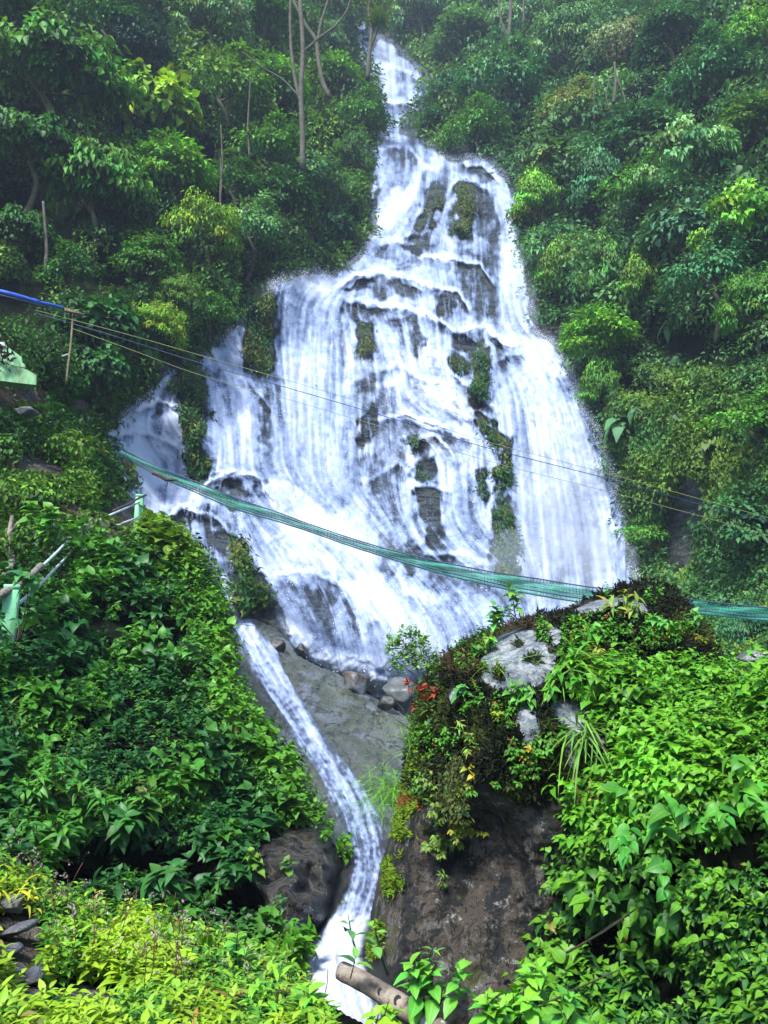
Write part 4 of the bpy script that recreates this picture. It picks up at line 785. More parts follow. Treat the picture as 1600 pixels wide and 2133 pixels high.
T = [
 ('tier', 110, 190, 130, MG, 'broadleaf_tree', 'huge overhanging tree with drooping glossy sprays filling the top left corner of the forest', 'tree'),
 ('tier', 60, 330, 95, DG, 'broadleaf_tree', 'dark tree with flat leaf layers just under the overhanging corner tree', 'tree'),
 ('big', 315, 262, 80, YG, 'large_leaved_tree', 'bright yellow-green large-leaved tree standing out against dark forest left of the falls', 'tree'),
 ('tier2', 300, 125, 70, (.03, .085, .06), 'broadleaf_tree', 'bluish dark tree with pale leaf tips high on the left slope', 'tree'),
 ('round', 55, 60, 90, MG, 'broadleaf_tree', 'mid-green tree crown touching the top left corner of the frame', 'tree'),
 ('round2', 215, 60, 75, DG, 'broadleaf_tree', 'dark rounded tree at the top edge between the corner tree and bluish tree', 'tree'),
 ('feather', 450, 55, 85, PG, 'feathery_tree', 'pale feathery tree at the top edge left of the thin bare trunks', 'tree'),
 ('round', 555, 75, 70, MG, 'broadleaf_tree', 'mid-green tree behind the forked thin trunk at the top', 'tree'),
 ('feather', 682, 95, 44, PG, 'feathery_tree', 'misty pale tree on the top rim just left of the uppermost fall', 'tree'),
 ('round2', 455, 215, 85, OG, 'broadleaf_tree', 'olive-green tree below the long slanting bare branch', 'tree'),
 ('round', 560, 200, 65, LG, 'broadleaf_tree', 'light green tree right behind the bare grey trunk', 'tree'),
 ('round2', 555, 330, 70, MG, 'broadleaf_tree', 'green shrubby tree at the left of the foot of the bare grey trunk', 'tree'),
 ('round', 700, 190, 62, LG, 'broadleaf_tree', 'bright green tree right of the mossy leaning trunk', 'tree'),
 ('round2', 745, 262, 52, MG, 'broadleaf_tree', 'dense tree leaning over the left edge of the second fall tier', 'tree'),
 ('hang', 735, 330, 45, DG, 'hanging_shrub', 'dark hanging shrub at the left edge of the second fall tier', 'shrub'),
 ('tier2', 640, 385, 66, PG, 'broadleaf_tree', 'pale green bushy tree below the foot of the bare grey trunk', 'tree'),
 ('hang', 715, 415, 58, MG, 'hanging_shrub', 'shrub draped over the cliff left of the middle falls', 'shrub'),
 ('big', 690, 490, 42, (.05, .17, .05), 'large_leaved_shrub', 'large-leaved shrub above the splash shelf of the falls', 'shrub'),
 ('tier', 205, 430, 92, MG, 'broadleaf_tree', 'layered glossy tree in the dark middle of the left slope', 'tree'),
 ('round', 350, 385, 78, LG, 'broadleaf_tree', 'light green mounded tree right of the layered glossy tree', 'tree'),
 ('feather', 420, 500, 75, YG, 'feathery_tree', 'yellowish feathery tree low in the left forest', 'tree'),
 ('round2', 515, 500, 60, PG, 'broadleaf_tree', 'pale bluish-green shrubby tree right of the yellowish feathery tree', 'tree'),
 ('tier2', 330, 560, 70, MG, 'broadleaf_tree', 'green tree with hanging sprays below the yellowish feathery tree', 'tree'),
 ('tier', 30, 500, 62, DG, 'broadleaf_tree', 'dark tree at the left frame edge above the blue tarpaulin', 'tree'),
 ('round2', 475, 395, 58, DG, 'broadleaf_tree', 'dark bush in the hollow left of the hillside centre', 'tree'),
 ('round', 585, 440, 60, DG, 'broadleaf_tree', 'deep green bush between the pale trees above the left cascade', 'tree'),
 ('feather', 330, 690, 58, YG, 'bamboo_shrub', 'bright bamboo-like shrub hanging beside the left cascade top', 'shrub'),
 ('feather', 372, 630, 42, OG, 'bamboo_shrub', 'small olive bamboo-like shrub above the bright one', 'shrub'),
 ('big', 215, 690, 78, (.03, .12, .03), 'large_leaved_shrub', 'dark shrub of overlapping round leaves behind the bamboo pole', 'shrub'),
 ('big', 200, 785, 48, (.035, .13, .035), 'large_leaved_shrub', 'leafy shrub right of the green wall above the terrace', 'shrub'),
 ('round2', 150, 590, 55, DG, 'broadleaf_shrub', 'dark shrub right above the end of the blue tarpaulin', 'shrub'),
 ('hang', 480, 610, 52, DG, 'hanging_shrub', 'dark hanging shrub left of the mossy rock nose', 'shrub'),
 ('round2', 435, 665, 42, MG, 'broadleaf_shrub', 'small green shrub above the top of the left cascade', 'shrub'),
 ('feather', 880, 40, 62, PG, 'feathery_tree', 'hazy blue-green tree at the top edge right of the uppermost fall', 'tree'),
 ('round', 970, 95, 78, PG, 'broadleaf_tree', 'hazy pale tree beside the top of the gorge', 'tree'),
 ('tier2', 948, 200, 48, BG, 'broadleaf_tree', 'blue-green tree overhanging the right side of the upper fall', 'tree'),
 ('round2', 1040, 210, 75, BG, 'broadleaf_tree', 'hazy dark tree below the two straight pale trunks', 'tree'),
 ('feather', 1090, 70, 62, PG, 'feathery_tree', 'pale feathery tree around the two straight pale trunks', 'tree'),
 ('round', 905, 268, 36, BG, 'broadleaf_shrub', 'dark shrub at the lip where the second tier begins', 'shrub'),
 ('round2', 990, 290, 55, MG, 'broadleaf_shrub', 'green shrub directly above the moss-striped rock hump', 'shrub'),
 ('feather', 1185, 110, 78, PG, 'feathery_tree', 'pale tree left of the silvery tree', 'tree'),
 ('tier2', 1288, 110, 70, SG, 'silvery_tree', 'silvery grey-leaved tree with bare hanging vines below it', 'tree'),
 ('round2', 1190, 250, 58, (.18, .24, .06), 'flushed_tree', 'tree with yellow and pinkish young leaves left of the silvery tree', 'tree'),
 ('big', 1150, 350, 56, (.11, .22, .05), 'large_leaved_tree', 'yellowish large-leaved tree above the yellow bush at the cliff edge', 'tree'),
 ('hang', 1115, 420, 50, LG, 'hanging_shrub', 'bright shrub on the cliff edge right of the falls', 'shrub'),
 ('big', 1102, 455, 30, (.26, .30, .02), 'yellow_bush', 'small vivid yellow bush hanging out over the right edge of the falls', 'shrub'),
 ('tier', 1430, 365, 88, PG, 'broadleaf_tree', 'pale green layered tree in the middle of the right forest', 'tree'),
 ('round', 1330, 300, 70, BG, 'broadleaf_tree', 'dark blue-green tree under the silvery tree', 'tree'),
 ('round2', 1475, 190, 80, BG, 'broadleaf_tree', 'dark tree with pale top right of the silvery tree', 'tree'),
 ('round', 1395, 90, 62, BG, 'broadleaf_tree', 'deep green tree at the top edge right of the silvery tree', 'tree'),
 ('tier2', 1560, 110, 72, LG, 'broadleaf_tree', 'light green tree at the top right corner', 'tree'),
 ('round', 1565, 260, 62, (.10, .23, .03), 'broadleaf_tree', 'yellow-green tree on the right frame edge in the upper forest', 'tree'),
 ('tier', 1555, 480, 95, LG, 'broadleaf_tree', 'bright layered tree on the right frame edge at mid height', 'tree'),
 ('hang', 1250, 390, 58, BG, 'hanging_shrub', 'dark creeper-hung shrub in the centre of the right forest', 'shrub'),
 ('round2', 1325, 425, 66, MG, 'broadleaf_tree', 'green tree with a bare knotted stem left of the layered pale tree', 'tree'),
 ('big', 1420, 500, 62, (.06, .17, .08), 'large_leaved_shrub', 'shrub with whitish round leaves below the pale layered tree', 'shrub'),
 ('hang', 1180, 560, 52, OG, 'hanging_shrub', 'olive creeper mass hanging beside the thin side trickle', 'shrub'),
 ('hang', 1255, 580, 50, MG, 'hanging_shrub', 'green creeper mass above the bright rounded shrub', 'shrub'),
 ('hang', 1345, 590, 52, OG, 'hanging_shrub', 'tall hanging creeper column above the drooping banana leaves', 'shrub'),
 ('round2', 1480, 600, 70, BG, 'broadleaf_shrub', 'dark shrub over the shadowy hollow at the right', 'shrub'),
 ('feather', 1570, 660, 62, MG, 'feathery_tree', 'feathery shrub at the right frame edge above the olive wall', 'shrub'),
 ('round', 1245, 715, 76, LG, 'rounded_shrub', 'bright green rounded shrub right beside the widest part of the falls', 'shrub'),
 ('hang', 1255, 815, 52, MG, 'hanging_shrub', 'green shrub hanging below the bright rounded shrub', 'shrub'),
 ('round2', 1555, 880, 70, MG, 'broadleaf_shrub', 'mounded shrub on the olive wall at the right frame edge', 'shrub'),
 ('round', 1545, 1130, 80, (.05, .16, .05), 'broadleaf_shrub', 'large mound of small leaves above the right end of the green net', 'shrub'),
 ('feather', 1560, 1320, 45, (.05, .17, .07), 'feathery_shrub', 'misty green shrub under the right end of the green net', 'shrub'),
 ('round2', 1340, 1120, 42, MG, 'broadleaf_shrub', 'small leafy mound on the wall between falls and bare rock strip', 'shrub'),
]
for a in T: tree(*a)
# background repeats of the forest that the photo shows as a closed canopy behind those
K = list(ARCH)
far = LB()

# bare trunks
def px_tube(pts, Y, rpx0, rpx1, n=8, k=22, wob=.12, seed=0):
    p = np.array([P(a, b, Y+(c[0] if c else 0)) for a, b, *c in pts]); s = Y/FPX; return tube(smooth_path(p, k), np.linspace(rpx0*s, rpx1*s, k), n, wob, seed)
def bare(name, label, Y, stems, mat='barkgrey', extra=None, cat='tree'):
    b0 = P(stems[0][0][0][0], stems[0][0][0][1], Y); e = empty(name, b0, label, cat)
    for k, (pts, r0, r1) in enumerate(stems):
        b = MB(); b.add(*px_tube(pts, Y, r0, r1, seed=k)); child('trunk' if k == 0 else 'branch', b.mesh('stem', M[mat]), e)
    return e
t1 = bare('bare_trunk_tree', 'tall thin grey trunk with two bare slanting branches left of the upper fall', 36.5, [([(631, 352), (630, 260), (626, 190), (632, 110), (628, 40), (622, -40)], 7, 5), ([(627, 215), (615, 170), (606, 100), (604, 20), (610, -40)], 5, 3), ([(622, 200), (590, 165), (545, 140), (505, 108)], 2.6, 1.2), ([(628, 112), (665, 78), (700, 55), (725, 20), (735, -30)], 3, 1.6)])
bare('leaning_mossy_tree', 'dark mossy leaning trunk just right of the tall grey trunk', 41, [([(688, 205), (672, 175), (662, 120), (660, 80), (640, 60), (600, -20)], 6, 4), ([(661, 90), (668, 50), (690, -20)], 4, 3)], 'bark')
ft = bare('forked_tree', 'slender forked trunk standing in front of the left edge of the uppermost fall', 48, [([(766, 165), (768, 120), (775, 70), (768, 20), (770, -50)], 5.5, 4), ([(773, 95), (783, 70), (790, 45), (798, 20)], 4, 2.5)], 'barkgrey')
lb = LB(); blades(lb, P(788, 42, 47.8), .85, (.10, .19, .02), 260, 1, 1.0, r0=.28, width=1.4); child('epiphyte_tuft', lb.mesh('tuft', M['leaf']), ft)
lb = LB(); c0 = P(772, 6, 48); q = c0+rnd(420)*np.array([.8, .5, .45]); lb.add(q, unit(rnd(420)+np.array([0, 0, -.5])), unit(UP+rnd(420)*.4), .24*(.6+.8*rng.random(420)), vary((.09, .17, .02), 420), kind='far'); child('foliage', lb.mesh('tuft2', luv=False), ft)
bare('pale_straight_tree', 'left one of two straight pale trunks in the hazy upper right forest', 56, [([(1064, 135), (1060, 80), (1064, 20), (1062, -60)], 5, 4), ([(1062, 80), (1045, 50), (1038, 0)], 3, 2)])
bare('pale_straight_tree', 'right, thinner one of two straight pale trunks in the hazy upper right forest', 57, [([(1090, 60), (1091, 20), (1089, -60)], 3, 2.4)])
bare('vine_hung_stem', 'knotted bare stem with trailing vines under the silvery tree', 41, [([(1278, 215), (1283, 170), (1280, 130)], 4, 3), ([(1283, 160), (1297, 190), (1303, 215)], 3, 1.5), ([(1270, 160), (1262, 200), (1270, 230)], 2, 1.2), ([(1240, 150), (1237, 190), (1238, 250)], 1.3, .8), ([(1300, 200), (1308, 260), (1304, 330)], 1.6, .8)], cat='vine')
bare('dead_stem', 'thin dead stem standing in the dark upper left forest', 33, [([(229, 160), (226, 130), (223, 110)], 2.2, 1.2)])
bare('pale_twin_stem', 'pair of thin pale stems rising in the dark centre of the left forest', 33, [([(462, 465), (458, 400), (464, 340), (460, 260)], 2.4, 1.5), ([(455, 465), (462, 380), (459, 330)], 2, 1.2)])
bare('sapling_stem', 'single thin pale sapling stem above the left cascade', 29, [([(308, 650), (309, 620), (307, 600)], 1.6, 1.0)])

for a in (('thin dark trunk in the hazy forest right of the upper fall', 55, [([(985, 330), (988, 250), (984, 180)], 3, 2)]), ('curved stem leaning out of the forest under the pale layered tree', 33, [([(1392, 540), (1400, 480), (1412, 420)], 3, 1.6), ([(1400, 480), (1380, 450)], 1.4, .8)]),
          ('slim grey trunk left of the slanting bare branch', 38, [([(520, 330), (516, 260), (522, 160)], 2.6, 1.4)]), ('dark leaning trunk among the layered trees of the left forest', 30, [([(172, 470), (182, 400), (176, 300)], 5, 3), ([(180, 390), (205, 340)], 2, 1)]),
          ('dark upright trunk near the left frame edge in the forest', 27, [([(92, 600), (98, 520), (90, 420)], 5, 3)]), ('pale hanging root in the dark hollow at the right', 28, [([(1538, 760), (1540, 700), (1536, 640)], 1.4, .8), ([(1562, 800), (1560, 730), (1564, 660)], 1.2, .8)])):
    bare('forest_stem', a[0], a[1], a[2])
# broad drooping leaves
def rosette(name, label, px, py, Lpx, nl, col, S=HILL, off=.5, down=.6, kind='broad', cat='plant', mat='leaf', width=1.0, spread=1.0, fan=None, group=None):
    Y = float(S.Y(np.array([float(px)]), np.array([float(py)]))[0])-off; c = P(px, py, Y); L = Lpx/FPX*Y; e = empty(name, c, label, cat, group)
    b = MB(); b.tube(smooth_path([c-np.array([0, -.1, L*.5]), c], 5), [L*.03, L*.02, L*.02, L*.02, L*.015], 6); child('stem', b.mesh('stem', M['twig']), e)
    for k in range(nl):
        a = (2*math.pi*k/nl+rng.uniform(-.3, .3)) if fan is None else math.pi+fan*(k/(max(nl-1, 1))-.5)+math.pi/2
        d = np.array([math.cos(a)*spread, math.sin(a)*spread*.6-.3, rng.uniform(-down, .25)])
        lb = LB(); lb.add(np.array([c+np.array([0, 0, rng.uniform(-.15, .05)*L])]), np.array([d]), unit(np.array([[0, -.35, 1.]])+rnd(1)*.15), [L*(.8+.4*rng.random())], vary(col, 1, .12, .05), kind=kind, droop=.55+.3*rng.random(), width=width)
        child('leaf', lb.mesh('leaf_blade', M[mat]), e)
    return e
rosette('broad_leaf_plant', 'plant with long pale drooping leaves hanging in front of the dark hollow', 1398, 665, 52, 6, (.09, .24, .09), down=1.4, spread=.6, width=.8)
rosette('broad_leaf_plant', 'grey-leaved drooping plant just left of the long pale one by the hollow', 1362, 688, 40, 5, (.13, .17, .13), down=1.4, spread=.6, width=.7)
rosette('broad_leaf_plant', 'single long leaf plant hanging lowest in the dark hollow', 1408, 735, 44, 2, (.06, .2, .08), down=1.5, spread=.3, width=.7)
rosette('broad_leaf_plant', 'broad pale leaves growing at the right edge of the falls', 1292, 872, 50, 9, (.08, .22, .09), down=.8, width=.9)
rosette('broad_leaf_plant', 'smaller clump of broad leaves below the bright rounded shrub', 1325, 848, 36, 6, (.06, .18, .07), down=.8)
rosette('broad_leaf_plant', 'big heart-leaved plant in the creeper right of the falls top', 1268, 512, 26, 6, (.07, .24, .09), kind='heart', down=.3)
rosette('broad_leaf_plant', 'pale broad-leaved plant on the olive wall left of centre', 1475, 925, 34, 6, (.09, .16, .06), down=.9)
rosette('broad_leaf_plant', 'pale feathery-leaved plant near the right cable crossing', 1500, 1050, 34, 7, (.11, .16, .09), down=.7)
rosette('broad_leaf_plant', 'dark broad-leaved plant on the olive wall above the rock strip', 1420, 860, 34, 6, (.06, .15, .05), down=.9)
def hill_fern(px, py, Lpx, col, label, n=9):
    Y = float(HILL.Y(np.array([float(px)]), np.array([float(py)]))[0])-.6; c = P(px, py, Y); e = empty('fern', c, label, 'fern')
    for k in range(n):
        lb = LB(); a = 2*math.pi*k/n+rng.uniform(-.2, .2); frond(lb, c, (math.cos(a), math.sin(a), .7), Lpx/FPX*Y*(.8+.4*rng.random()), col, npin=14); child('frond', lb.mesh('frond_mesh', M['leaf']), e)
hill_fern(146, 640, 40, (.06, .2, .03), 'tree fern with spreading fronds beside the end of the blue tarpaulin')
hill_fern(408, 628, 30, (.05, .17, .03), 'fern above the upper end of the left cascade')
hill_fern(1480, 640, 34, (.06, .15, .05), 'fern hanging over the shadowy hollow at the right')

# ------------------------------------------------------------------ terrace on the left: wall, posts, rails, driftwood, cables
def extrude_poly(pts, Y, depth, mat, name, bev=.03):
    f = np.array([P(a, b, Y) for a, b in pts]); n = len(f); c = f.mean(0); f2 = c+(f-c)*.985
    bk = f+np.array([-.2, depth, 0]); V = np.vstack([f2-np.array([0, bev, 0]), f, bk]); F = []
    for k in (0, 1):
        for i in range(n): j = (i+1) % n; F.append((k*n+i, (k+1)*n+i, (k+1)*n+j, k*n+j))
    me = bpy.data.meshes.new(name); me.from_pydata([tuple(v) for v in V], [], [tuple(x) for x in F]+[tuple(range(n))]+[tuple(range(3*n-1, 2*n-1, -1))]); me.materials.append(mat); me.update(); return me
wl = empty('green_wall', P(30, 800, 16.6), 'short stepped wall painted green at the left frame edge', 'wall')
child('base', extrude_poly([(-60, 757), (0, 755), (40, 764), (60, 772), (78, 782), (77, 803), (40, 799), (0, 794), (-60, 792)], 16.5, .25, M['greenwall'], 'wall_base'), wl)
child('parapet', extrude_poly([(-60, 716), (-4, 716), (10, 716), (18, 724), (32, 734), (47, 745), (47, 755), (53, 760), (54, 767), (30, 762), (0, 754), (-60, 756)], 16.6, .16, M['greenwall'], 'wall_top'), wl)
child('cap', extrude_poly([(-60, 713.5), (10, 713.5), (13, 722), (-60, 722)], 16.55, .22, M['whitetop'], 'wall_cap'), wl)
e = empty('dark_leaved_plant', P(6, 745, 16.3), 'dark purple-leaved plant growing against the green wall', 'plant'); lb = LB(); q = P(6, 736, 16.3)+rnd(90)*np.array([.14, .08, .14]); lb.add(q, unit(rnd(90)+np.array([.3, -.2, .2])), unit(UP+rnd(90)*.4), .16, vary((.045, .012, .022), 90), kind='lance'); child('leaves', lb.mesh('purple'), e); b = MB(); b.tube(smooth_path([P(4, 757, 16.3), P(6, 740, 16.3)], 4), .02, 5); child('stem', b.mesh('purple_stem', M['twig']), e)
def post(px, y0, y1, Y, wpx, label, name='green_post'):
    s = Y/FPX; a = P(px, y0, Y); z0 = P(px, y1, Y)[2]-.4; h = (a[2]-z0)/2; e = empty(name, (a[0], a[1], z0), label, 'post', 'green concrete railing posts')
    b = MB(); b.box((a[0], a[1], z0+h), wpx*s/2, wpx*s/2, h, .35, .012); child('shaft', b.mesh('post', M['greenpost']), e)
    b = MB(); b.box((a[0], a[1], a[2]+.025), wpx*s/2*1.06, wpx*s/2*1.06, .025, .35, .008); child('cap', b.mesh('post_cap', M['greenpost']), e)
post(291, 1036, 1106, 15.2, 17, 'tall green post at the outer end of the railing beside the cascade')
post(170, 1090, 1140, 13.4, 19, 'green post halfway along the railing sunk in leaves')
post(26, 1228, 1300, 8.6, 30, 'nearest and widest green post wrapped in leaves under the driftwood log')
post(0, 916, 985, 16.0, 8, 'green post cut by the left frame edge below the wall')
def rail(label, pts, r, mat, name='rail', cat='railing'):
    p = np.array([P(a, b, Y) for a, b, Y in pts]); b = MB(); b.tube(smooth_path(p, 14), r, 10, 0); o = b.build(name, M[mat], smooth=True); tag(o, label, cat)
rail('upper pipe rail running from the middle post to the tall end post', [(168, 1101, 13.5), (230, 1073, 14.3), (290, 1046, 15.1)], .024, 'pipe', 'pipe_rail')
rail('lower pipe rail between the middle post and the tall end post', [(212, 1108, 14.0), (250, 1092, 14.5), (290, 1077, 15.1)], .022, 'pipe', 'pipe_rail')
rail('black hose lying along the top of the upper rail', [(236, 1064, 14.4), (268, 1050, 14.8), (290, 1037, 15.0), (304, 1031, 15.2)], .022, 'darkpipe', 'black_hose', 'hose')
rail('upper pipe rail descending from the middle post to the nearest post', [(166, 1098, 13.2), (120, 1150, 11.0), (70, 1196, 9.6), (30, 1232, 8.7)], .021, 'pipe', 'pipe_rail')
rail('lower pipe rail descending behind the leaves to the nearest post', [(168, 1128, 13.2), (128, 1172, 11.2), (80, 1222, 9.6), (34, 1262, 8.7)], .019, 'pipe', 'pipe_rail')
rail('thin black hose looping at the left frame edge', [(8, 1150, 12), (4, 1175, 12), (5, 1195, 12), (9, 1205, 12)], .02, 'darkpipe', 'black_hose', 'hose')
def branchy(name, label, stems, mat, cat='branch'):
    e = empty(name, P(stems[0][0][0][0], stems[0][0][0][1], stems[0][0][0][2]), label, cat)
    for k, (pts, r0, r1) in enumerate(stems):
        p = np.array([P(a, b, Y) for a, b, Y in pts]); b = MB(); b.tube(smooth_path(p, 20), np.linspace(r0, r1, 20), 10, .2, k); child('limb' if k == 0 else 'twig', b.mesh('limb', M[mat], True), e)
branchy('driftwood', 'pale crooked branch standing at the left edge of the terrace', [([(-14, 1228, 10.5), (8, 1205, 10.8), (24, 1180, 11.2), (26, 1160, 11.6), (15, 1130, 11.9), (20, 1108, 12.1), (25, 1076, 12.4)], .065, .03), ([(19, 1112, 12.1), (30, 1098, 12.1), (37, 1086, 12.2)], .018, .008)], 'driftw')
branchy('driftwood', 'grey log leaning on top of the nearest green post', [([(-16, 1250, 8.4), (20, 1228, 8.5), (50, 1212, 8.9), (72, 1192, 9.4), (86, 1178, 9.8)], .045, .04)], 'driftw', 'log')
# blue tarpaulin on its poles, pole
tp = empty('blue_tarpaulin', P(0, 607, 17), 'rolled blue tarpaulin stretched along ropes at the left frame edge', 'tarpaulin')
for nm, pts, r, mt in (('roll', [(-60, 590, 17), (0, 607, 17), (40, 617, 17.2), (82, 630, 17.5)], .055, 'blue'), ('end_roll', [(78, 629, 17.5), (105, 634, 17.7), (132, 641, 18)], .035, 'blue'), ('rope', [(-60, 600, 17.1), (40, 624, 17.3), (100, 642, 17.8), (160, 655, 18.4)], .014, 'cableb')):
    b = MB(); b.tube(smooth_path(np.array([P(*q) for q in pts]), 16), r, 8, .35, 2); child(nm, b.mesh(nm, M[mt]), tp)
for (a, b_) in (((126, 641), (168, 652)), ((134, 646), (176, 656))):
    b = MB(); p0 = P(*a, 18); p1 = P(*b_, 18.3); b.tube(np.array([p0, (p0+p1)/2, p1]), .035, 4); tag(b.build('wooden_plank', M['plank']), 'weathered plank end tied under the blue tarpaulin, '+('upper one of two' if a[0] == 126 else 'lower one of two'), 'plank', 'plank ends by the tarpaulin')
bp = empty('bamboo_pole', P(138, 792, 18), 'thin upright bamboo pole propping the cables above the terrace', 'pole')
b = MB(); b.tube(smooth_path([P(152, 655, 18.2), P(148, 720, 18.1), P(142, 760, 18), P(138, 800, 18)], 10), .028, 7, .15); child('shaft', b.mesh('pole', M['bamboo']), bp); b = MB(); b.tube(smooth_path([P(130, 742, 18), P(138, 740, 18.1), P(146, 736, 18.2)], 4), .02, 5); child('tie', b.mesh('tie', M['whitetop']), bp)
def cable(label, pts, r, mat):
    p = np.array([P(a, b, Y) for a, b, Y in pts]); b = MB(); b.tube(smooth_path(p, 60), r, 6, 0); tag(b.build('cable', M[mat]), label, 'cable')
def yl(x): return 18+(x-80)/1520*1.0
cable('yellowish cable, uppermost strand crossing the whole gorge', [(x, y, yl(x)) for x, y in ((74, 646), (280, 700), (430, 744), (600, 792), (800, 852), (1000, 917), (1280, 990), (1460, 1040), (1680, 1100))], .0065, 'cabley')
cable('dark blue cable hanging just under the uppermost strand', [(x, y, yl(x)+.1) for x, y in ((74, 652), (250, 703), (400, 752), (600, 808), (800, 866), (1000, 930), (1280, 1000), (1460, 1052), (1680, 1106))], .009, 'cableb')
cable('lowest sagging yellow cable crossing the falls', [(x, y, yl(x)-.2) for x, y in ((150, 684), (300, 738), (400, 778), (560, 820), (800, 890), (1000, 957), (1280, 1027), (1500, 1086), (1680, 1140))], .006, 'cabley')
# the net-sided rope bridge
BR = [(252, 940), (300, 968), (340, 988), (410, 1014), (480, 1046), (560, 1070), (640, 1097), (720, 1126), (800, 1151), (880, 1173), (960, 1192), (1040, 1209), (1120, 1222), (1200, 1236), (1280, 1246), (1360, 1254), (1440, 1262), (1520, 1272), (1600, 1279), (1720, 1290)]
TH = [(252, 14), (410, 22), (480, 24), (640, 15), (800, 17), (960, 26), (1120, 34), (1280, 34), (1440, 27), (1720, 26)]
br = empty('rope_bridge', P(252, 940, 19.5), 'sagging rope footbridge sided with torn green net in front of the falls', 'bridge')
xs = np.linspace(252, 1720, 240); ys = np.interp(xs, *np.array(BR).T); th = np.interp(xs, *np.array(TH).T); k_ = np.ones(15)/15
ys = np.convolve(np.pad(ys, 7, mode='reflect', reflect_type='odd'), k_, 'valid'); Yb_ = 19.5-(xs-252)/1468*2.5; wob = n2(xs, xs*0, .02, 3, 3)
def netsheet(dy0, dy1, dY, nv=7, seed=0):
    V = []; luv = []
    for r in range(nv):
        t = r/(nv-1); yy = ys+th*(dy0+(dy1-dy0)*t)/2+n2(xs, xs*0+r*30, .04, seed, 2)*2.2; V.append(P(xs, yy, Yb_+dY+.06*np.sin(xs*.05+r)*math.sin(t*3.14))); luv.append(np.stack([np.arange(240)*1.0*.9, np.full(240, t*4), np.zeros(240)], -1))
    return mesh_np('net', np.vstack(V), grid_faces(nv, 240), M['net'], {'luv': np.vstack(luv)})
child('net_panel', netsheet(-1, .55, 0, 7, 1), br); child('net_panel', netsheet(-.45, 1.05, .75, 7, 4), br)
V0 = P(xs, ys+th*.5, Yb_); V1 = P(xs, ys+th*.42, Yb_+.75); child('walkway', mesh_np('walk', np.vstack([V0, V1, V0-UP*.03, V1-UP*.03]), np.vstack([grid_faces(2, 240), grid_faces(2, 240)[:, ::-1]+480]), M['net'], {'luv': np.tile([.5, .5, 0], (960, 1))}), br)
for dy, dY, r, mt in ((-1, -.01, .015, 'cableb'), (.55, -.01, .017, 'cableb'), (-.45, .76, .013, 'cableb'), (1.05, .76, .017, 'cableb'), (.1, -.02, .007, 'darkpipe')):
    b = MB(); b.tube(P(xs, ys+th*dy/2+n2(xs, xs*0, .04, 5, 2)*.8, Yb_+dY)[::3], r, 6); child('rope', b.mesh('rope', M[mt]), br)
b = MB(); b.tube(smooth_path([P(x, y, 19.3) for x, y in ((318, 985), (335, 992), (345, 1000), (358, 999), (372, 1001), (380, 1006))], 16), np.linspace(.05, .03, 16), 6, .5, 1); b.tube(smooth_path([P(350, 1000, 19.3), P(349, 1008, 19.3), P(347, 1014, 19.3)], 5), .012, 5); tag(b.build('caught_branch', M['twig']), 'dark dead branch caught in the net near its left end', 'branch')

# ------------------------------------------------------------------ rocks around the pool
def rock(name, label, px, py, Y, rx, ry, rz, mat, seed, rot=0, cut=.25):
    s = Y/FPX; c = P(px, py, Y); n1, n2_ = 36, 24; u = np.linspace(0, 2*np.pi, n1, endpoint=False); v = np.linspace(0.02, np.pi-.02, n2_); U, Vv = np.meshgrid(u, v)
    d = np.stack([np.cos(U)*np.sin(Vv), np.sin(U)*np.sin(Vv), np.cos(Vv)], -1).reshape(-1, 3)
    pl = unit(np.random.default_rng(seed).normal(size=(9, 3))); r = np.ones(len(d))
    for k in pl: dd = d@k; r = np.minimum(r, np.where(dd > .1, (.62+.1*(k[0]))/np.maximum(dd, .1), 9))
    r = r*(1+.10*fbm(d*1.6+seed, 4)); V = d*r[:, None]*np.array([rx, rz, ry])*s; cr, sr = math.cos(rot), math.sin(rot); V = np.stack([V[:, 0]*cr-V[:, 2]*sr, V[:, 1], V[:, 0]*sr+V[:, 2]*cr], -1)
    i = np.arange(n1*n2_).reshape(n2_, n1); F = np.stack([i[:-1], i[1:], np.roll(i, -1, 1)[1:], np.roll(i, -1, 1)[:-1]], -1).reshape(-1, 4)
    o = link(name, mesh_np(name, V, F, M[mat], smooth=True)); o.location = c; return tag(o, label, 'rock')
rock('wet_rock', 'brown and grey rounded rock at the foot of the falls on the slab edge', 738, 1426, 18.9, 38, 33, 44, 'rockbrown', 3, -.3)
rock('wet_rock', 'large pale misty rock in the pool right of the brown rock', 830, 1444, 19.6, 40, 32, 40, 'rockgrey', 5)
rock('wet_rock', 'small dark rock on the slab rim below the pale misty rock', 803, 1462, 17.8, 22, 17, 24, 'rockdark', 8, .2)
rock('wet_rock', 'dark fractured rock lodged at the top of the slab', 575, 1345, 19.1, 20, 22, 20, 'rockdark', 14, .4)
rock('wet_rock', 'dark block of rock under the moss between the left cascade and the chute', 548, 1256, 21.6, 34, 30, 36, 'rockdark', 17, -.2)
rock('wet_rock', 'slim dark rock in the foam along the slab rim', 632, 1356, 19.6, 10, 16, 12, 'rockdark', 20, .5)
rock('wet_rock', 'grey boulder at the right frame edge behind the creeper', 1568, 1372, 12, 42, 24, 40, 'rockgrey', 23)
rock('slate_stone', 'blue-grey flat stone on the soil below the green wall', 55, 858, 16.4, 32, 11, 30, 'stone', 30)
rock('slate_stone', 'brownish slab stone near the frame edge in the lower left corner', 36, 1936, 2.95, 36, 13, 40, 'stone', 31, .35)
rock('slate_stone', 'shiny bluish stone in the lower left corner', 70, 2034, 2.6, 24, 17, 24, 'stone', 32)
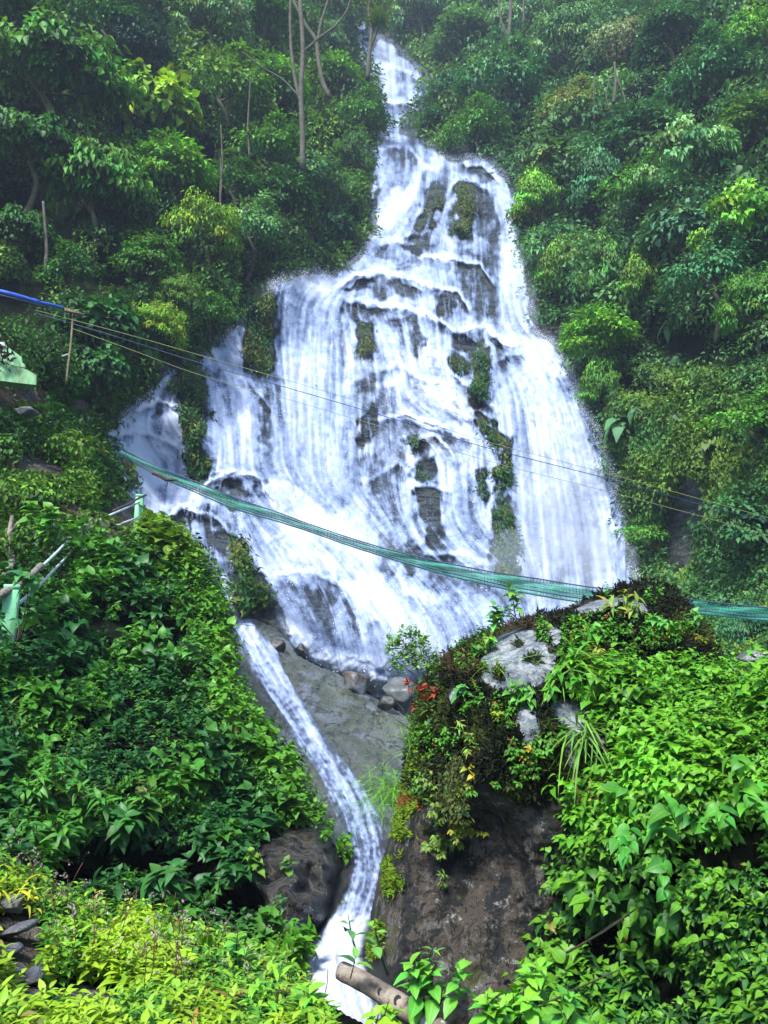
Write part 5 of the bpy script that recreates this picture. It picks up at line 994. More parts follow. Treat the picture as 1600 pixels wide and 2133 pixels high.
rock('slate_stone', 'dark layered stone cut by the left frame edge at the bottom', 0, 1988, 2.75, 40, 20, 40, 'stone', 33, .2)
rock('slate_stone', 'flat purplish stone lying on the bottom edge of the frame', 150, 2112, 2.5, 90, 26, 60, 'stone', 34, .1)
rock('slate_stone', 'small upturned stone sticking out of the soil by the frame edge', 22, 1882, 3.2, 30, 20, 30, 'stone', 35, -.4)
rock('slate_stone', 'thin plank-like slate on the terrace at the left edge', 10, 995, 15.8, 16, 4, 16, 'stone', 36)

# ------------------------------------------------------------------ STUFF and THINGS: plants of the left bank
def stems(lb, pos, down, r=.004, col=(.03, .03, .012)): pass
def bank_mask(px, py, m0=BANKP, caves=CAVES):
    m = inpoly(px, py, m0)
    for c in caves: m &= ell(px+n2(px, py, .02, 3)*40, py+n2(px, py, .02, 4)*30, c) > 1
    return m
lb = LB()
px, py = sample(9800, (-780, 1100, 735, 2050), bank_mask)
c = BANK.pt(px, py, .05); nr = BANK.nrm(px, py); Yq = c[:, 1]; k = n2(px, py, .010, 2, 3); k2 = n2(px, py, .012, 7, 3)
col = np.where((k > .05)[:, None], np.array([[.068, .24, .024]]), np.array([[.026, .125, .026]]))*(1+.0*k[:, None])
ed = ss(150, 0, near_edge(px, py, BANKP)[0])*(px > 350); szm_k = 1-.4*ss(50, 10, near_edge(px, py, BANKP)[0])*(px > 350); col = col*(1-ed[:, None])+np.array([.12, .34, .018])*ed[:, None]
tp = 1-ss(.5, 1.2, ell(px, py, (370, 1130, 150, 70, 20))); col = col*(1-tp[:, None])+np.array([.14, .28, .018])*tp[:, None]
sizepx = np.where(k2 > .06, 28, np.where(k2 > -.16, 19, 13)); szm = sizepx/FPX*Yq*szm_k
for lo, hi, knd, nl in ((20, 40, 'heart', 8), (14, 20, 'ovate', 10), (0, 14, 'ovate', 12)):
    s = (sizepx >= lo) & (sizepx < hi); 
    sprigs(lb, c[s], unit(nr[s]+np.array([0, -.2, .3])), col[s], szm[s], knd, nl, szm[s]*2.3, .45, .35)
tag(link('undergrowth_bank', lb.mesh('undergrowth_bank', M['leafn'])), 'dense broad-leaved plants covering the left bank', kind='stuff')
# a fine-leaved fringe along the chute and small gap fillers
lb = LB(); px, py = sample(7800, (-780, 1100, 740, 2000), lambda x, y: bank_mask(x, y) & ((near_edge(x, y, BANKP)[0] < 120) | (rng.random(len(x)) < .45)))
c = BANK.pt(px, py, .12); nr = BANK.nrm(px, py); kk = n2(px, py, .01, 9, 2)[:, None]
sprigs(lb, c, unit(nr+np.array([0, -.1, .5])), np.where(kk > 0, np.array([[.10, .29, .02]]), np.array([[.045, .17, .022]])), c[:, 1]*.0068, 'lance', 10, c[:, 1]*.016, .35, .5, width=1.5)
tag(link('undergrowth_fringe', lb.mesh('undergrowth_fringe', M['leafn'])), 'fine-leaved fringe of plants along the bank edge', kind='stuff')
# hanging bits over the wet rock
lb = LB(); px, py = sample(900, (480, 1690, 740, 1960), lambda x, y: inpoly(x, y, BANKP) & (n2(x, y, .02, 6) > .18) & (py0(x, y)))if False else (np.array([]), np.array([]))
def single(name, label, cat, px, py, Y, kind, nl, Lpx, leafpx, col, out=(0, -.4, .5), mat='leafn', droop=.5, tip=None, n=1, spread=.15, lift=.4, width=1.0, group=None, stem=True):
    """one plant: stem part and leaves part"""
    c = P(px, py, Y); s = Y/FPX; e = empty(name, c, label, cat, group); lb = LB()
    pos = c+rnd(n)*np.array([1, .5, .6])*spread*Lpx*s; sprigs(lb, pos, unit(np.tile(out, (n, 1))+rnd(n)*.35*(n > 1)), col, leafpx*s, kind, nl, Lpx*s, droop, lift, tip, jit=.15, width=width)
    child('leaves', lb.mesh('leaves', M[mat]), e)
    if stem:
        b = MB()
        for q in pos[:8]:
            o = unit(np.asarray(out, float)+lift*UP); b.tube(smooth_path([c-np.array([0, 0, Lpx*s*.5]), (c+q)/2, q+o*Lpx*s*.9], 8), np.linspace(.006, .002, 8)*(Lpx*s/.3)**.5*1.3, 5)
        child('stem', b.mesh('stem', M['twig']), e)
    return e
def onbank(px, py, off=.35, S=None): return float((S or BANK).Y(np.array([float(px)]), np.array([float(py)]))[0])-off
single('veined_shrub', 'shrub with large dark ribbed leaves drooping above the black hollow', 'plant', 255, 1735, onbank(255, 1735), 'broad', 12, 60, 44, (.038, .16, .026), n=5, droop=.7, width=1.0)
single('veined_shrub', 'lower ribbed-leaf shrub hanging inside the black hollow', 'plant', 330, 1850, onbank(330, 1850, .6), 'broad', 10, 50, 46, (.036, .15, .028), n=4, droop=.8)
single('veined_shrub', 'upper ribbed-leaf shrub with pale pinkish young leaves', 'plant', 300, 1690, onbank(300, 1690), 'broad', 9, 50, 40, (.07, .22, .03), n=4, droop=.6, tip=(.16, .14, .05))
single('lance_leaved_shrub', 'shrub of long narrow drooping leaves at the left frame edge of the bank', 'plant', 110, 1640, onbank(110, 1640, .5), 'lance', 12, 60, 36, (.06, .22, .025), n=12, droop=.7, width=1.3, spread=.7)
single('lance_leaved_shrub', 'narrow-leaved shrub whose tips hang over the yellow-green slope', 'plant', 70, 1750, onbank(70, 1750, .4), 'lance', 10, 50, 34, (.055, .20, .025), n=8, droop=.9, width=1.3, spread=.6)
single('bright_sapling', 'bright yellow-green sapling by the driftwood and middle post', 'plant', 100, 1125, 11.6, 'heart', 12, 60, 30, (.10, .30, .03), n=6, droop=.4, spread=.6)
single('bright_sapling', 'light green bush growing in front of the nearest post', 'plant', 40, 1300, 7.9, 'heart', 12, 70, 34, (.055, .20, .05), n=5, droop=.5, spread=.7)
single('light_green_shrub', 'light green feathery shrub in the middle of the bank', 'shrub', 225, 1300, onbank(225, 1300, .3), 'lance', 12, 60, 22, (.085, .26, .02), n=9, droop=.5, spread=.7)
single('light_green_shrub', 'pale round-leaved shrub right of the bank centre above the chute', 'shrub', 340, 1385, onbank(340, 1385, .3), 'heart', 10, 60, 30, (.075, .26, .04), n=8, droop=.5, spread=.8)
single('spiky_plant', 'small pale spiky bamboo sprig near the wet rock', 'plant', 465, 1840, onbank(465, 1840, .4), 'lance', 9, 40, 26, (.16, .26, .06), n=2, droop=.3, width=.8)
single('round_leaved_plant', 'round yellow-green leaves hanging at the left edge of the wet black rock', 'plant', 558, 1812, onbank(558, 1812, .3), 'heart', 8, 34, 20, (.12, .27, .03), n=4, droop=.5, spread=.7)
single('round_leaved_plant', 'small leafy sprig on the black wet rock face', 'plant', 590, 1900, onbank(590, 1900, .3), 'ovate', 8, 34, 16, (.05, .18, .05), n=3, droop=.6, spread=.6)
def fern_thing(label, px, py, Y, Lpx, col, n=7, up=.7, az0=0, spread=2*math.pi, name='fern', cat='fern', npin=16):
    c = P(px, py, Y); e = empty(name, c, label, cat); s = Y/FPX
    for k in range(n):
        lb = LB(); a = az0+spread*(k+.5*rng.random())/n; frond(lb, c, (math.cos(a), math.sin(a), up*(.6+.8*rng.random())), Lpx*s*(.7+.5*rng.random()), col, npin=npin); child('frond', lb.mesh('frond', M['leafn']), e)
fern_thing('fern with slender dark fronds in the leafy middle of the bank', 235, 1240, onbank(235, 1240, .2), 60, (.05, .18, .05), 6, .4, 3.4, 2.6)
def tuft(name, label, px, py, Y, Lpx, n, col, bias=(0, 0, 0), up=1.0, droop=.9, width=1.0, cat='grass', sp=.8, r0=.03, mat='leafn'):
    c = P(px, py, Y); e = empty(name, c, label, cat); lb = LB(); blades(lb, c, Lpx/FPX*Y, col, n, up, sp, bias, droop, width, r0); child('blades', lb.mesh('blades', M[mat]), e)
tuft('grass_tuft', 'long-bladed grass clump on the left terrace below the bushes', 88, 1035, 14.6, 50, 110, (.055, .17, .035), up=.9, droop=1.3, width=1.6, r0=.12)
tuft('grass_tuft', 'dark strap-leaved clump hanging under the black hollow', 410, 1925, onbank(410, 1925, .5), 60, 22, (.04, .12, .03), (0, 0, -1), .3, .6, 1.6)
tuft('grass_tuft', 'dry straw-coloured grass at the left frame edge of the bank', 10, 1500, onbank(10, 1500, .2), 60, 40, (.20, .20, .08), up=.9, droop=.9)
# terrace leaf carpet
lb = LB(); TM = [(140, 900, 95, 36, 10), (190, 960, 55, 60, 10), (60, 880, 50, 30, 0), (40, 1050, 60, 50, 0), (120, 830, 30, 40, 0), (200, 1010, 40, 60, 0), (20, 1030, 60, 40, 0), (140, 800, 40, 22, 20), (60, 1130, 70, 30, 0)]
def tm(x, y):
    m = np.zeros(len(x), bool)
    for b in TM: m |= ell(x+n2(x, y, .03)*20, y, b) < 1.1
    return m & ~inpoly(x, y, [(a+18 if a > 300 else a-4, b) for a, b in MAIN])
px, py = sample(5200, (-60, 770, 270, 1180), tm); c = HILL.pt(px, py, .12); kk = n2(px, py, .02, 3)[:, None]
sprigs(lb, c, unit(HILL.nrm(px, py)+UP*.6), np.where(kk > .05, np.array([[.085, .21, .02]]), np.array([[.045, .19, .03]])), c[:, 1]*.0062, 'ovate', 8, c[:, 1]*.010, .4, .5)
tag(link('ground_cover_leaves', lb.mesh('terrace_cover', M['leaf'])), 'low bright leaves carpeting the terrace', kind='stuff')
# fallen leaves on the terrace soil
lb = LB(); px, py = sample(700, (-30, 800, 200, 1120), lambda x, y: (ell(x, y, SOILP[0]) < 1) | (ell(x, y, SOILP[1]) < 1)); c = HILL.pt(px, py, .06); n = len(c)
lb.add(c, unit(rnd(n)), unit(UP+rnd(n)*.3+np.array([0, -.6, 0])), .09, vary((.26, .20, .09), n, .4, .2), kind='far'); tag(link('fallen_leaves', lb.mesh('fallen')), 'scattered yellow and brown fallen leaves', kind='stuff')

# ------------------------------------------------------------------ right bank creeper
lb = LB()
def rb_mask(px, py):
    m = inpoly(px, py, RBP)
    for c in RCAVE: m &= ell(px+n2(px, py, .02, 3)*40, py+n2(px, py, .02, 4)*30, c) > 1
    return m
px, py = sample(12500, (1120, 1290, 2560, 2260), lambda x, y: rb_mask(x, y) & (n2(x, y, .022, 71) > -.34+.22*ss(1650, 1800, y))); c = RB.pt(px, py, .03+.10*0); nr = RB.nrm(px, py)
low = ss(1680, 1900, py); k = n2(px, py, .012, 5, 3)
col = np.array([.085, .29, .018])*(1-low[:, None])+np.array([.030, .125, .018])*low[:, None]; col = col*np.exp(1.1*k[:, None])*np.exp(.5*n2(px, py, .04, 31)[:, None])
szp = np.where(n2(px, py, .010, 8) > .14, 26, np.where(n2(px, py, .013, 78) > 0, 19, 14))*np.where(py > 1850, 1.15, 1); knd_l = (py > 1880) & (n2(px, py, .01, 4) > 0)
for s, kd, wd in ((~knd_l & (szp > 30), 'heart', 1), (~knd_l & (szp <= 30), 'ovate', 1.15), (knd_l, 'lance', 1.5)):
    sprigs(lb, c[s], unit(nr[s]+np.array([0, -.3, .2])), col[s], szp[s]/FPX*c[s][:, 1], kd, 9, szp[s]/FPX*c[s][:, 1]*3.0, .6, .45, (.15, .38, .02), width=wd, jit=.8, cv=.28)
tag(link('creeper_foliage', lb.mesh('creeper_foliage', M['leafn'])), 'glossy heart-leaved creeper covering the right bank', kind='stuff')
single('big_leaved_vine', 'vine with the biggest ribbed heart leaves on the right bank', 'vine', 1420, 1700, 4.15, 'heart', 6, 60, 36, (.060, .25, .03), n=7, droop=.6, spread=1.3, stem=False, out=(0, -.8, -.2), lift=.1)
single('big_leaved_vine', 'large heart leaves catching light near the right frame edge', 'vine', 1545, 1640, 3.9, 'heart', 6, 60, 36, (.075, .28, .025), n=5, droop=.6, spread=.8, stem=False, out=(0, -.8, -.2), lift=.1)
single('big_leaved_vine', 'two big pale leaves at the edge of the dark gap on the right bank', 'vine', 1330, 1640, 4.5, 'heart', 4, 50, 36, (.07, .27, .03), n=2, droop=.5, spread=.5, stem=False, out=(0, -.8, -.2), lift=.1)
for nm, lab, pts in (('thin_branch', 'thin brown twig crossing the dark gap of the right bank', [(1180, 1985, 4.6), (1260, 1940, 4.4), (1330, 1890, 4.3)]), ('thin_branch', 'thin twig slanting up among the lower creeper leaves', [(1130, 2095, 4.5), (1200, 2060, 4.4), (1290, 2020, 4.3)]), ('thin_branch', 'fine bare stem arching in the creeper below the slab stones', [(1230, 1520, 4.9), (1290, 1600, 4.7), (1300, 1700, 4.6)])):
    b = MB(); b.tube(smooth_path(np.array([P(*q) for q in pts]), 14), np.linspace(.007, .003, 14), 5, .2); tag(b.build(nm, M['twig']), lab, 'twig')

# ------------------------------------------------------------------ plants on the boulder
def bpos(px, py, off=.03): return BOUL.pt(px, py, off)
lb = LB()
px, py = sample(16000, (840, 1200, 1560, 1720), lambda x, y: inpoly(x, y, BOULP) & (boul_w(x, y)[0] < .2) & ((y < 1640+30*np.sin(x*.03)) | (rng.random(len(x)) < .0)))
c = bpos(px, py, .01); nr = BOUL.nrm(px, py, 5.); n = len(c); k = n2(px, py, .012, 3); redd = (ell(px, py, (1000, 1350, 160, 45, -25)) < 1)
bc = np.where((k > .12)[:, None], np.array([[.050, .070, .012]]), np.array([[.012, .018, .006]])); bc = np.where((redd & (n2(px, py, .02, 5) > -.1))[:, None], np.array([[.075, .045, .022]]), bc)
m = 6; i = np.repeat(np.arange(n), m); d = unit(nr[i]*.8+rnd(n*m)*.6+np.array([0, 0, -.1])); lb.add(c[i]+rnd(n*m)*.012, d, unit(np.cross(d, rnd(n*m))), .045*(.5+rng.random(n*m)), vary(1, n*m, .35, .15)*bc[i], kind='tri', droop=.5, width=.8)
mo = child('moss_cover', lb.mesh('moss_cover', M['moss'], False), bo); mo['kind'] = 'stuff'
# bright moss along the left edge of the boulder
lb = LB(); ex = np.array([(868, 1560), (850, 1640), (838, 1700), (815, 1780), (800, 1850), (785, 1920), (778, 1980)], float); t = rng.random(15000)*6; px = np.interp(t, range(7), ex[:, 0])+np.abs(rng.normal(size=15000))*(9+9*np.sin(t*5.3))-5; py = np.interp(t, range(7), ex[:, 1])+rng.normal(size=15000)*8
s = inpoly(px, py, BOULP); px, py = px[s], py[s]; s = n2(px, py, .03, 21) > -.12; px, py = px[s], py[s]; c = bpos(px, py, .02); n = len(c); bcol = np.where((n2(px, py, .022, 2) > .36)[:, None], np.array([[.22, .10, .02]]), np.array([[.14, .24, .015]]))
d = unit(BOUL.nrm(px, py, 5.)+rnd(n)*.6+np.array([-.2, 0, -.3])); lb.add(c, d, unit(np.cross(d, rnd(n))), .038*(.5+rng.random(n)), vary(1, n, .3, .1)*bcol, kind='tri', droop=.6)
mo = child('edge_moss', lb.mesh('edge_moss', M['moss'], False), bo); mo['kind'] = 'stuff'
# small leafy plants rooted over the boulder's top and shoulder (nobody could count them)
lb = LB(); px, py = sample(3000, (850, 1230, 1460, 1740), lambda x, y: inpoly(x, y, BOULP) & (boul_w(x, y)[0] < .2) & (n2(x, y, .018, 11, 3) > .0) & (y < 1690-.25*(x-860)) )
c = bpos(px, py, .05); nr = BOUL.nrm(px, py, 6.); k = n2(px, py, .02, 12)
col = np.where((k > .34)[:, None], np.array([[.20, .26, .02]]), np.array([[.075, .25, .02]])*np.exp(.9*n2(px, py, .03, 61))[:, None]); col = np.where((rng.random(len(c)) < .06)[:, None], np.array([[.24, .13, .03]]), col)
sprigs(lb, c, unit(nr+np.array([0, -.2, .3])), col, c[:, 1]*.0062, 'ovate', 8, c[:, 1]*.014, .5, .3)
mo = link('small_leaves', lb.mesh('small_leaves', M['leafn'])); tag(mo, 'small bright leafy herbs sprouting from the moss on the boulder', kind='stuff')
def ob(px, py, off=.08): return float(BOUL.Y(np.array([float(px)]), np.array([float(py)]))[0])-off
B = [('flushed_herb', 'herb with yellow and orange tinged narrow leaves on top of the boulder', 'plant', 1300, 1275, 'lance', 9, 40, 36, (.16, .30, .04), 7, (.30, .17, .03)),
     ('leafy_herb', 'fresh green leafy clump right below the crest of the boulder', 'plant', 1215, 1345, 'heart', 8, 34, 24, (.08, .30, .03), 6, None),
     ('leafy_herb', 'green clump just right of the pale lichen patch', 'plant', 1205, 1400, 'heart', 8, 34, 22, (.09, .32, .02), 5, None),
     ('leafy_herb', 'round light green herb low on the dark right shoulder of the boulder', 'plant', 1365, 1308, 'heart', 8, 26, 20, (.09, .30, .04), 5, None),
     ('leafy_herb', 'small herb at the far right shoulder of the boulder', 'plant', 1430, 1298, 'heart', 7, 22, 18, (.08, .26, .04), 3, None),
     ('leafy_herb', 'bright herb at the left end of the lichen patch', 'plant', 1022, 1348, 'ovate', 8, 22, 18, (.11, .30, .02), 4, None),
     ('leafy_herb', 'tiny tuft of leaves on the crest above the lichen patch', 'plant', 1135, 1310, 'ovate', 8, 16, 12, (.09, .24, .02), 4, None),
     ('leafy_herb', 'bluish-green herb in the moss at the left of the boulder', 'plant', 967, 1462, 'heart', 7, 30, 22, (.07, .26, .06), 3, None),
     ('leafy_herb', 'green herb hanging in the middle of the boulder below the lichen patch', 'plant', 1055, 1465, 'ovate', 9, 36, 24, (.08, .27, .04), 5, None),
     ('leafy_herb', 'leafy shoot between the two lower lichen patches', 'plant', 1135, 1450, 'ovate', 9, 40, 26, (.07, .27, .02), 5, None),
     ('leafy_herb', 'wide leafy clump under the upper grass tuft', 'plant', 1290, 1415, 'heart', 9, 44, 26, (.09, .32, .02), 8, None),
     ('yellow_herb', 'yellow-leaved herb at the left shoulder of the boulder', 'plant', 1040, 1500, 'ovate', 8, 30, 16, (.24, .32, .02), 4, None),
     ('yellow_herb', 'fern-like yellow-green herb lower on the left shoulder', 'plant', 975, 1552, 'lance', 10, 36, 18, (.14, .30, .03), 5, (.34, .24, .02)),
     ('yellow_herb', 'deep yellow drooping leaf cluster above the bare brown face', 'plant', 975, 1612, 'ovate', 7, 24, 17, (.30, .28, .02), 2, None),
     ('yellow_herb', 'small yellow sprig on the crest centre', 'plant', 1248, 1358, 'lance', 8, 24, 20, (.28, .30, .03), 3, None),
     ('yellow_herb', 'yellow-orange leaf cluster beside the lower lichen patch', 'plant', 1098, 1572, 'ovate', 7, 20, 15, (.30, .24, .02), 2, None),
     ('hanging_fern_clump', 'uppermost round-leafed clump hanging on the left of the dark face', 'plant', 900, 1635, 'ovate', 12, 30, 12, (.11, .20, .03), 14, (.24, .30, .04)),
     ('hanging_fern_clump', 'small clump hanging in the middle of the dark face', 'plant', 920, 1695, 'ovate', 10, 24, 13, (.11, .20, .03), 6, None),
     ('hanging_fern_clump', 'yellowest clump on the dark face, rightmost of its group', 'plant', 972, 1735, 'ovate', 12, 28, 12, (.20, .27, .03), 10, (.30, .24, .02)),
     ('hanging_fern_clump', 'lowest clump on the dark face just over the brown rock', 'plant', 912, 1760, 'ovate', 12, 30, 12, (.10, .20, .03), 14, (.22, .28, .04)),
     ('hanging_fern_clump', 'single small tuft in the middle of the bare brown face', 'plant', 928, 1830, 'lance', 8, 14, 12, (.10, .19, .03), 3, None)]
for nm, lab, cat, x, y, kd, nl, Lp, lp, cl_, n_, tip_ in B:
    single(nm, lab, cat, x, y, ob(x, y), kd, nl, Lp, lp, cl_, out=(0, -.6, .1 if 'hanging' in nm else .4), droop=.6, tip=tip_, n=n_, spread=.55, lift=.1 if 'hanging' in nm else .4)
tuft('grass_tuft', 'upper arching grass tuft hanging down the boulder right of the lichen patch', 1195, 1395, ob(1195, 1395, .1), 95, 90, (.12, .30, .03), (.45, -.5, .0), .9, 1.5, 1.3, r0=.05, sp=.5)
tuft('grass_tuft', 'lower grass tuft with spreading blades below the lichen stones', 1215, 1530, ob(1215, 1530, .1), 80, 60, (.12, .27, .04), (-.3, -.5, -.1), .8, 1.2, 1.2, r0=.04, sp=.7)
tuft('grass_tuft', 'small arching grass blades at the left shoulder above the hanging clumps', 1030, 1395, ob(1030, 1395, .1), 44, 40, (.12, .25, .03), (0, -.4, .3), .9, .9, 1.0, r0=.03)
tuft('grass_tuft', 'fine grass cushion hanging off the slab between chute and boulder', 818, 1655, 7.0, 56, 420, (.13, .36, .03), (0, -.3, .2), .9, 1.3, .5, r0=.09)
tuft('grass_tuft', 'pale fine grass at the upper left corner of the boulder', 868, 1530, ob(868, 1530, .1), 46, 80, (.14, .30, .04), (-.3, -.3, .4), .9, 1.0, .6, r0=.05)
tuft('grass_tuft', 'brown drooping dry grass below the lower grass tuft', 1245, 1640, ob(1245, 1600, .2), 50, 40, (.16, .11, .04), (0, -.3, -1), .2, .5, 1.0, r0=.06)
# saplings on the crest, the feathery bush and the red-leaved shrub
def sapling(name, label, pts, Y, heads, col, leafpx, kind='ovate', nl=8, r=.006, cat='plant', matn='leafn', leafm=None, Lk=1.1, width=1.0, droop=.5):
    e = empty(name, P(*pts[0][0], Y), label, cat); s = Y/FPX
    for k, pp in enumerate(pts):
        b = MB(); b.tube(smooth_path([P(a, b_, Y) for a, b_ in pp], 14), np.linspace(r, r*.4, 14), 6, .1, k); child('stem', b.mesh('stem', M['twig']), e)
    for hx, hy in heads:
        lb = LB(); nsp = 4 if 'feathery' in name else 2; c = P(hx, hy+leafpx*.4, Y)[None]+rnd(nsp)*leafpx*s*.35; sprigs(lb, c, np.array([[0, -.15, 1.]])+rnd(nsp)*.35, col, leafpx*s, kind, nl, leafpx*s*Lk, droop, .5, jit=.1, width=width, cv=.12); child('leaf_cluster', lb.mesh('cluster', leafm or M[matn]), e)
sapling('crest_sapling', 'taller thin-stemmed sapling with a leafy head on the boulder crest', [[(1078, 1298), (1072, 1275), (1070, 1255), (1066, 1240)], [(1074, 1285), (1062, 1275), (1060, 1270)]], 6.3, [(1064, 1242), (1058, 1272)], (.12, .32, .04), 24)
sapling('crest_sapling', 'shorter leafy sapling left of the taller one on the crest', [[(1050, 1305), (1042, 1292), (1030, 1282)]], 6.3, [(1028, 1284), (1034, 1296), (1022, 1292)], (.11, .32, .04), 24)
bh = [(836, 1330), (850, 1325), (868, 1322), (880, 1335), (825, 1345), (845, 1350), (862, 1352), (815, 1360), (838, 1368), (858, 1372), (880, 1368), (890, 1350), (822, 1380), (846, 1388), (868, 1392), (832, 1398), (892, 1385), (905, 1375), (812, 1338), (875, 1345), (900, 1395), (853, 1338)]
st_ = [[(905, 1460), (885, 1420), (862, 1385), (845, 1350), (836, 1330)], [(906, 1460), (895, 1410), (880, 1370), (870, 1330)], [(907, 1460), (900, 1420), (898, 1390), (892, 1355)], [(905, 1458), (870, 1410), (835, 1385), (815, 1362)]]
sapling('feathery_bush', 'airy light-green bush leaning over the pool from the left of the boulder', st_, 6.6, bh, (.20, .40, .09), 14, 'lance', 12, .006, 'bush', Lk=1.7, width=1.5, droop=.2)
sapling('dark_bush', 'dark small-leaved bush at the foot of the feathery one', [[(900, 1480), (890, 1440), (880, 1400)], [(905, 1480), (912, 1440), (905, 1400)]], 6.3, [(880, 1410), (890, 1390), (905, 1400), (898, 1425), (885, 1440), (910, 1440), (900, 1455), (875, 1430), (915, 1385)], (.045, .10, .03), 17, 'lance', 10, .006, 'bush', width=1.6)
sapling('red_leaved_shrub', 'thin shrub topped with spiky red leaves left of the boulder', [[(866, 1512), (858, 1475), (852, 1445), (850, 1424)], [(870, 1512), (862, 1470), (856, 1440), (850, 1424)], [(862, 1520), (846, 1490), (830, 1465), (812, 1445)], [(860, 1525), (845, 1512), (826, 1500), (806, 1480)]], 6.2, [(850, 1424)], (.28, .045, .025), 24, 'lance', 14, .004, 'shrub', width=1.4, droop=.15)
sapling('red_leaved_shrub', 'lower shrub with red young leaves and drooping grey-brown leaves by the boulder', [[(885, 1510), (878, 1480), (872, 1462)], [(884, 1510), (890, 1480), (900, 1455)]], 6.1, [(873, 1468), (902, 1452)], (.22, .05, .03), 18, 'lance', 8, .004, 'shrub', width=1.6)
sapling('green_brown_shrub', 'drooping green-brown leaved shrub under the red leaves', [[(886, 1530), (890, 1500), (892, 1480)]], 6.0, [(890, 1485), (880, 1500), (905, 1490), (915, 1480), (895, 1515)], (.07, .12, .03), 26, 'lance', 8, .004, 'shrub', width=1.5, droop=.9)
# vines hanging off the near left edge of the boulder
lb = LB(); px = 850+120*rng.random(520); py = 1560+90*rng.random(520); c = bpos(px, py, .08); q = np.repeat(c, 6, 0); k6 = np.tile(np.arange(6), 520); q = q+np.array([0, -.01, -.035])*k6[:, None]+rnd(len(q))*.012
lb.add(q, unit(rnd(len(q))*.5+np.array([0, -.3, -.8])), unit(rnd(len(q))*.5+np.array([0, -1, .4])), .035*(.6+.8*rng.random(len(q))), vary((.055, .075, .018), len(q), .4, .2), kind='tri'); mo = child('hanging_moss', lb.mesh('hanging_moss', M['moss'], False), bo); mo['kind'] = 'stuff'

# ------------------------------------------------------------------ near slope
lb = LB(); NM = lambda x, y: inpoly(x, y, [(-800, 1760), (-40, 1800), (0, 1800), (60, 1858), (150, 1900), (290, 1925), (400, 1975), (520, 2010), (610, 2070), (660, 2130), (700, 2190), (700, 2300), (-800, 2300)]) & (fs_w(x, y)[2] < .45)
px, py = sample(9000, (-780, 1760, 800, 2280), NM); c = FS.pt(px, py, .02); nr = FS.nrm(px, py); k = n2(px, py, .01, 3); yel = n2(px, py, .013, 8)
col = np.where((yel > .0)[:, None], np.array([[.26, .44, .020]]), np.array([[.13, .34, .025]])); col = col*np.exp(.8*n2(px, py, .025, 13, 3))[:, None]; col = np.where((n2(px, py, .009, 19) > .12)[:, None], np.array([[.075, .27, .03]])*np.exp(.6*n2(px, py, .03, 14, 3))[:, None], col); col = np.where((n2(px, py, .03, 17) > .30)[:, None], np.array([[.24, .22, .06]]), col); col = np.where((rng.random(len(c)) < .035)[:, None], np.array([[.30, .17, .04]]), col)
zsel = rng.random(len(c)); s1 = zsel < .55
sprigs(lb, c[s1], unit(nr[s1]*.4+UP), col[s1], .030+.008*rng.random(s1.sum()), 'ovate', 9, .10, .35, .9, (.30, .48, .03))
sprigs(lb, c[~s1]+UP*.03, unit(nr[~s1]*.3+UP), col[~s1], .040+.015*rng.random((~s1).sum()), 'lance', 10, .11, .5, 1.0, (.28, .48, .03), width=1.4)
tag(link('ground_cover_leaves', lb.mesh('near_cover', M['leafn'])), 'dense yellow-green herbs carpeting the near slope', kind='stuff')
lb = LB(); px, py = sample(200, (0, 1860, 760, 2133), NM); c = FS.pt(px, py, .02)
for q in c[:110]:
    h = .12+.12*rng.random(); V, F = tube(smooth_path([q, q+np.array([rng.normal()*.03, 0, h*.6]), q+np.array([rng.normal()*.05, 0, h])], 5), .0016, 4); lb.raw(V, F, np.array([.10, .05, .03])); tp_ = q+np.array([0, 0, h]); lb.add(tp_+rnd(7)*.006, unit(rnd(7)), unit(rnd(7)), .014, np.tile([.35, .30, .28], (7, 1)), kind='tri')
tag(link('weeds_in_flower', lb.mesh('weeds', M['leafn'])), 'thin flowering weed stems rising from the near slope', kind='stuff')
tuft('yellow_weed', 'yellow-leaved weed at the left end of the near slope', 55, 1868, 3.2, 40, 24, (.42, .46, .03), up=.8, sp=1, width=3.5, cat='plant')
fern_thing('small upright fern above the near slope left of the stream', 428, 1985, 3.3, 60, (.16, .36, .03), 5, 2.2, 0, 6.28, npin=20)
fern_thing('pale fern frond arching over the near slope', 190, 1925, 3.3, 50, (.16, .36, .03), 5, 1.6, 0, 6.28, npin=18)
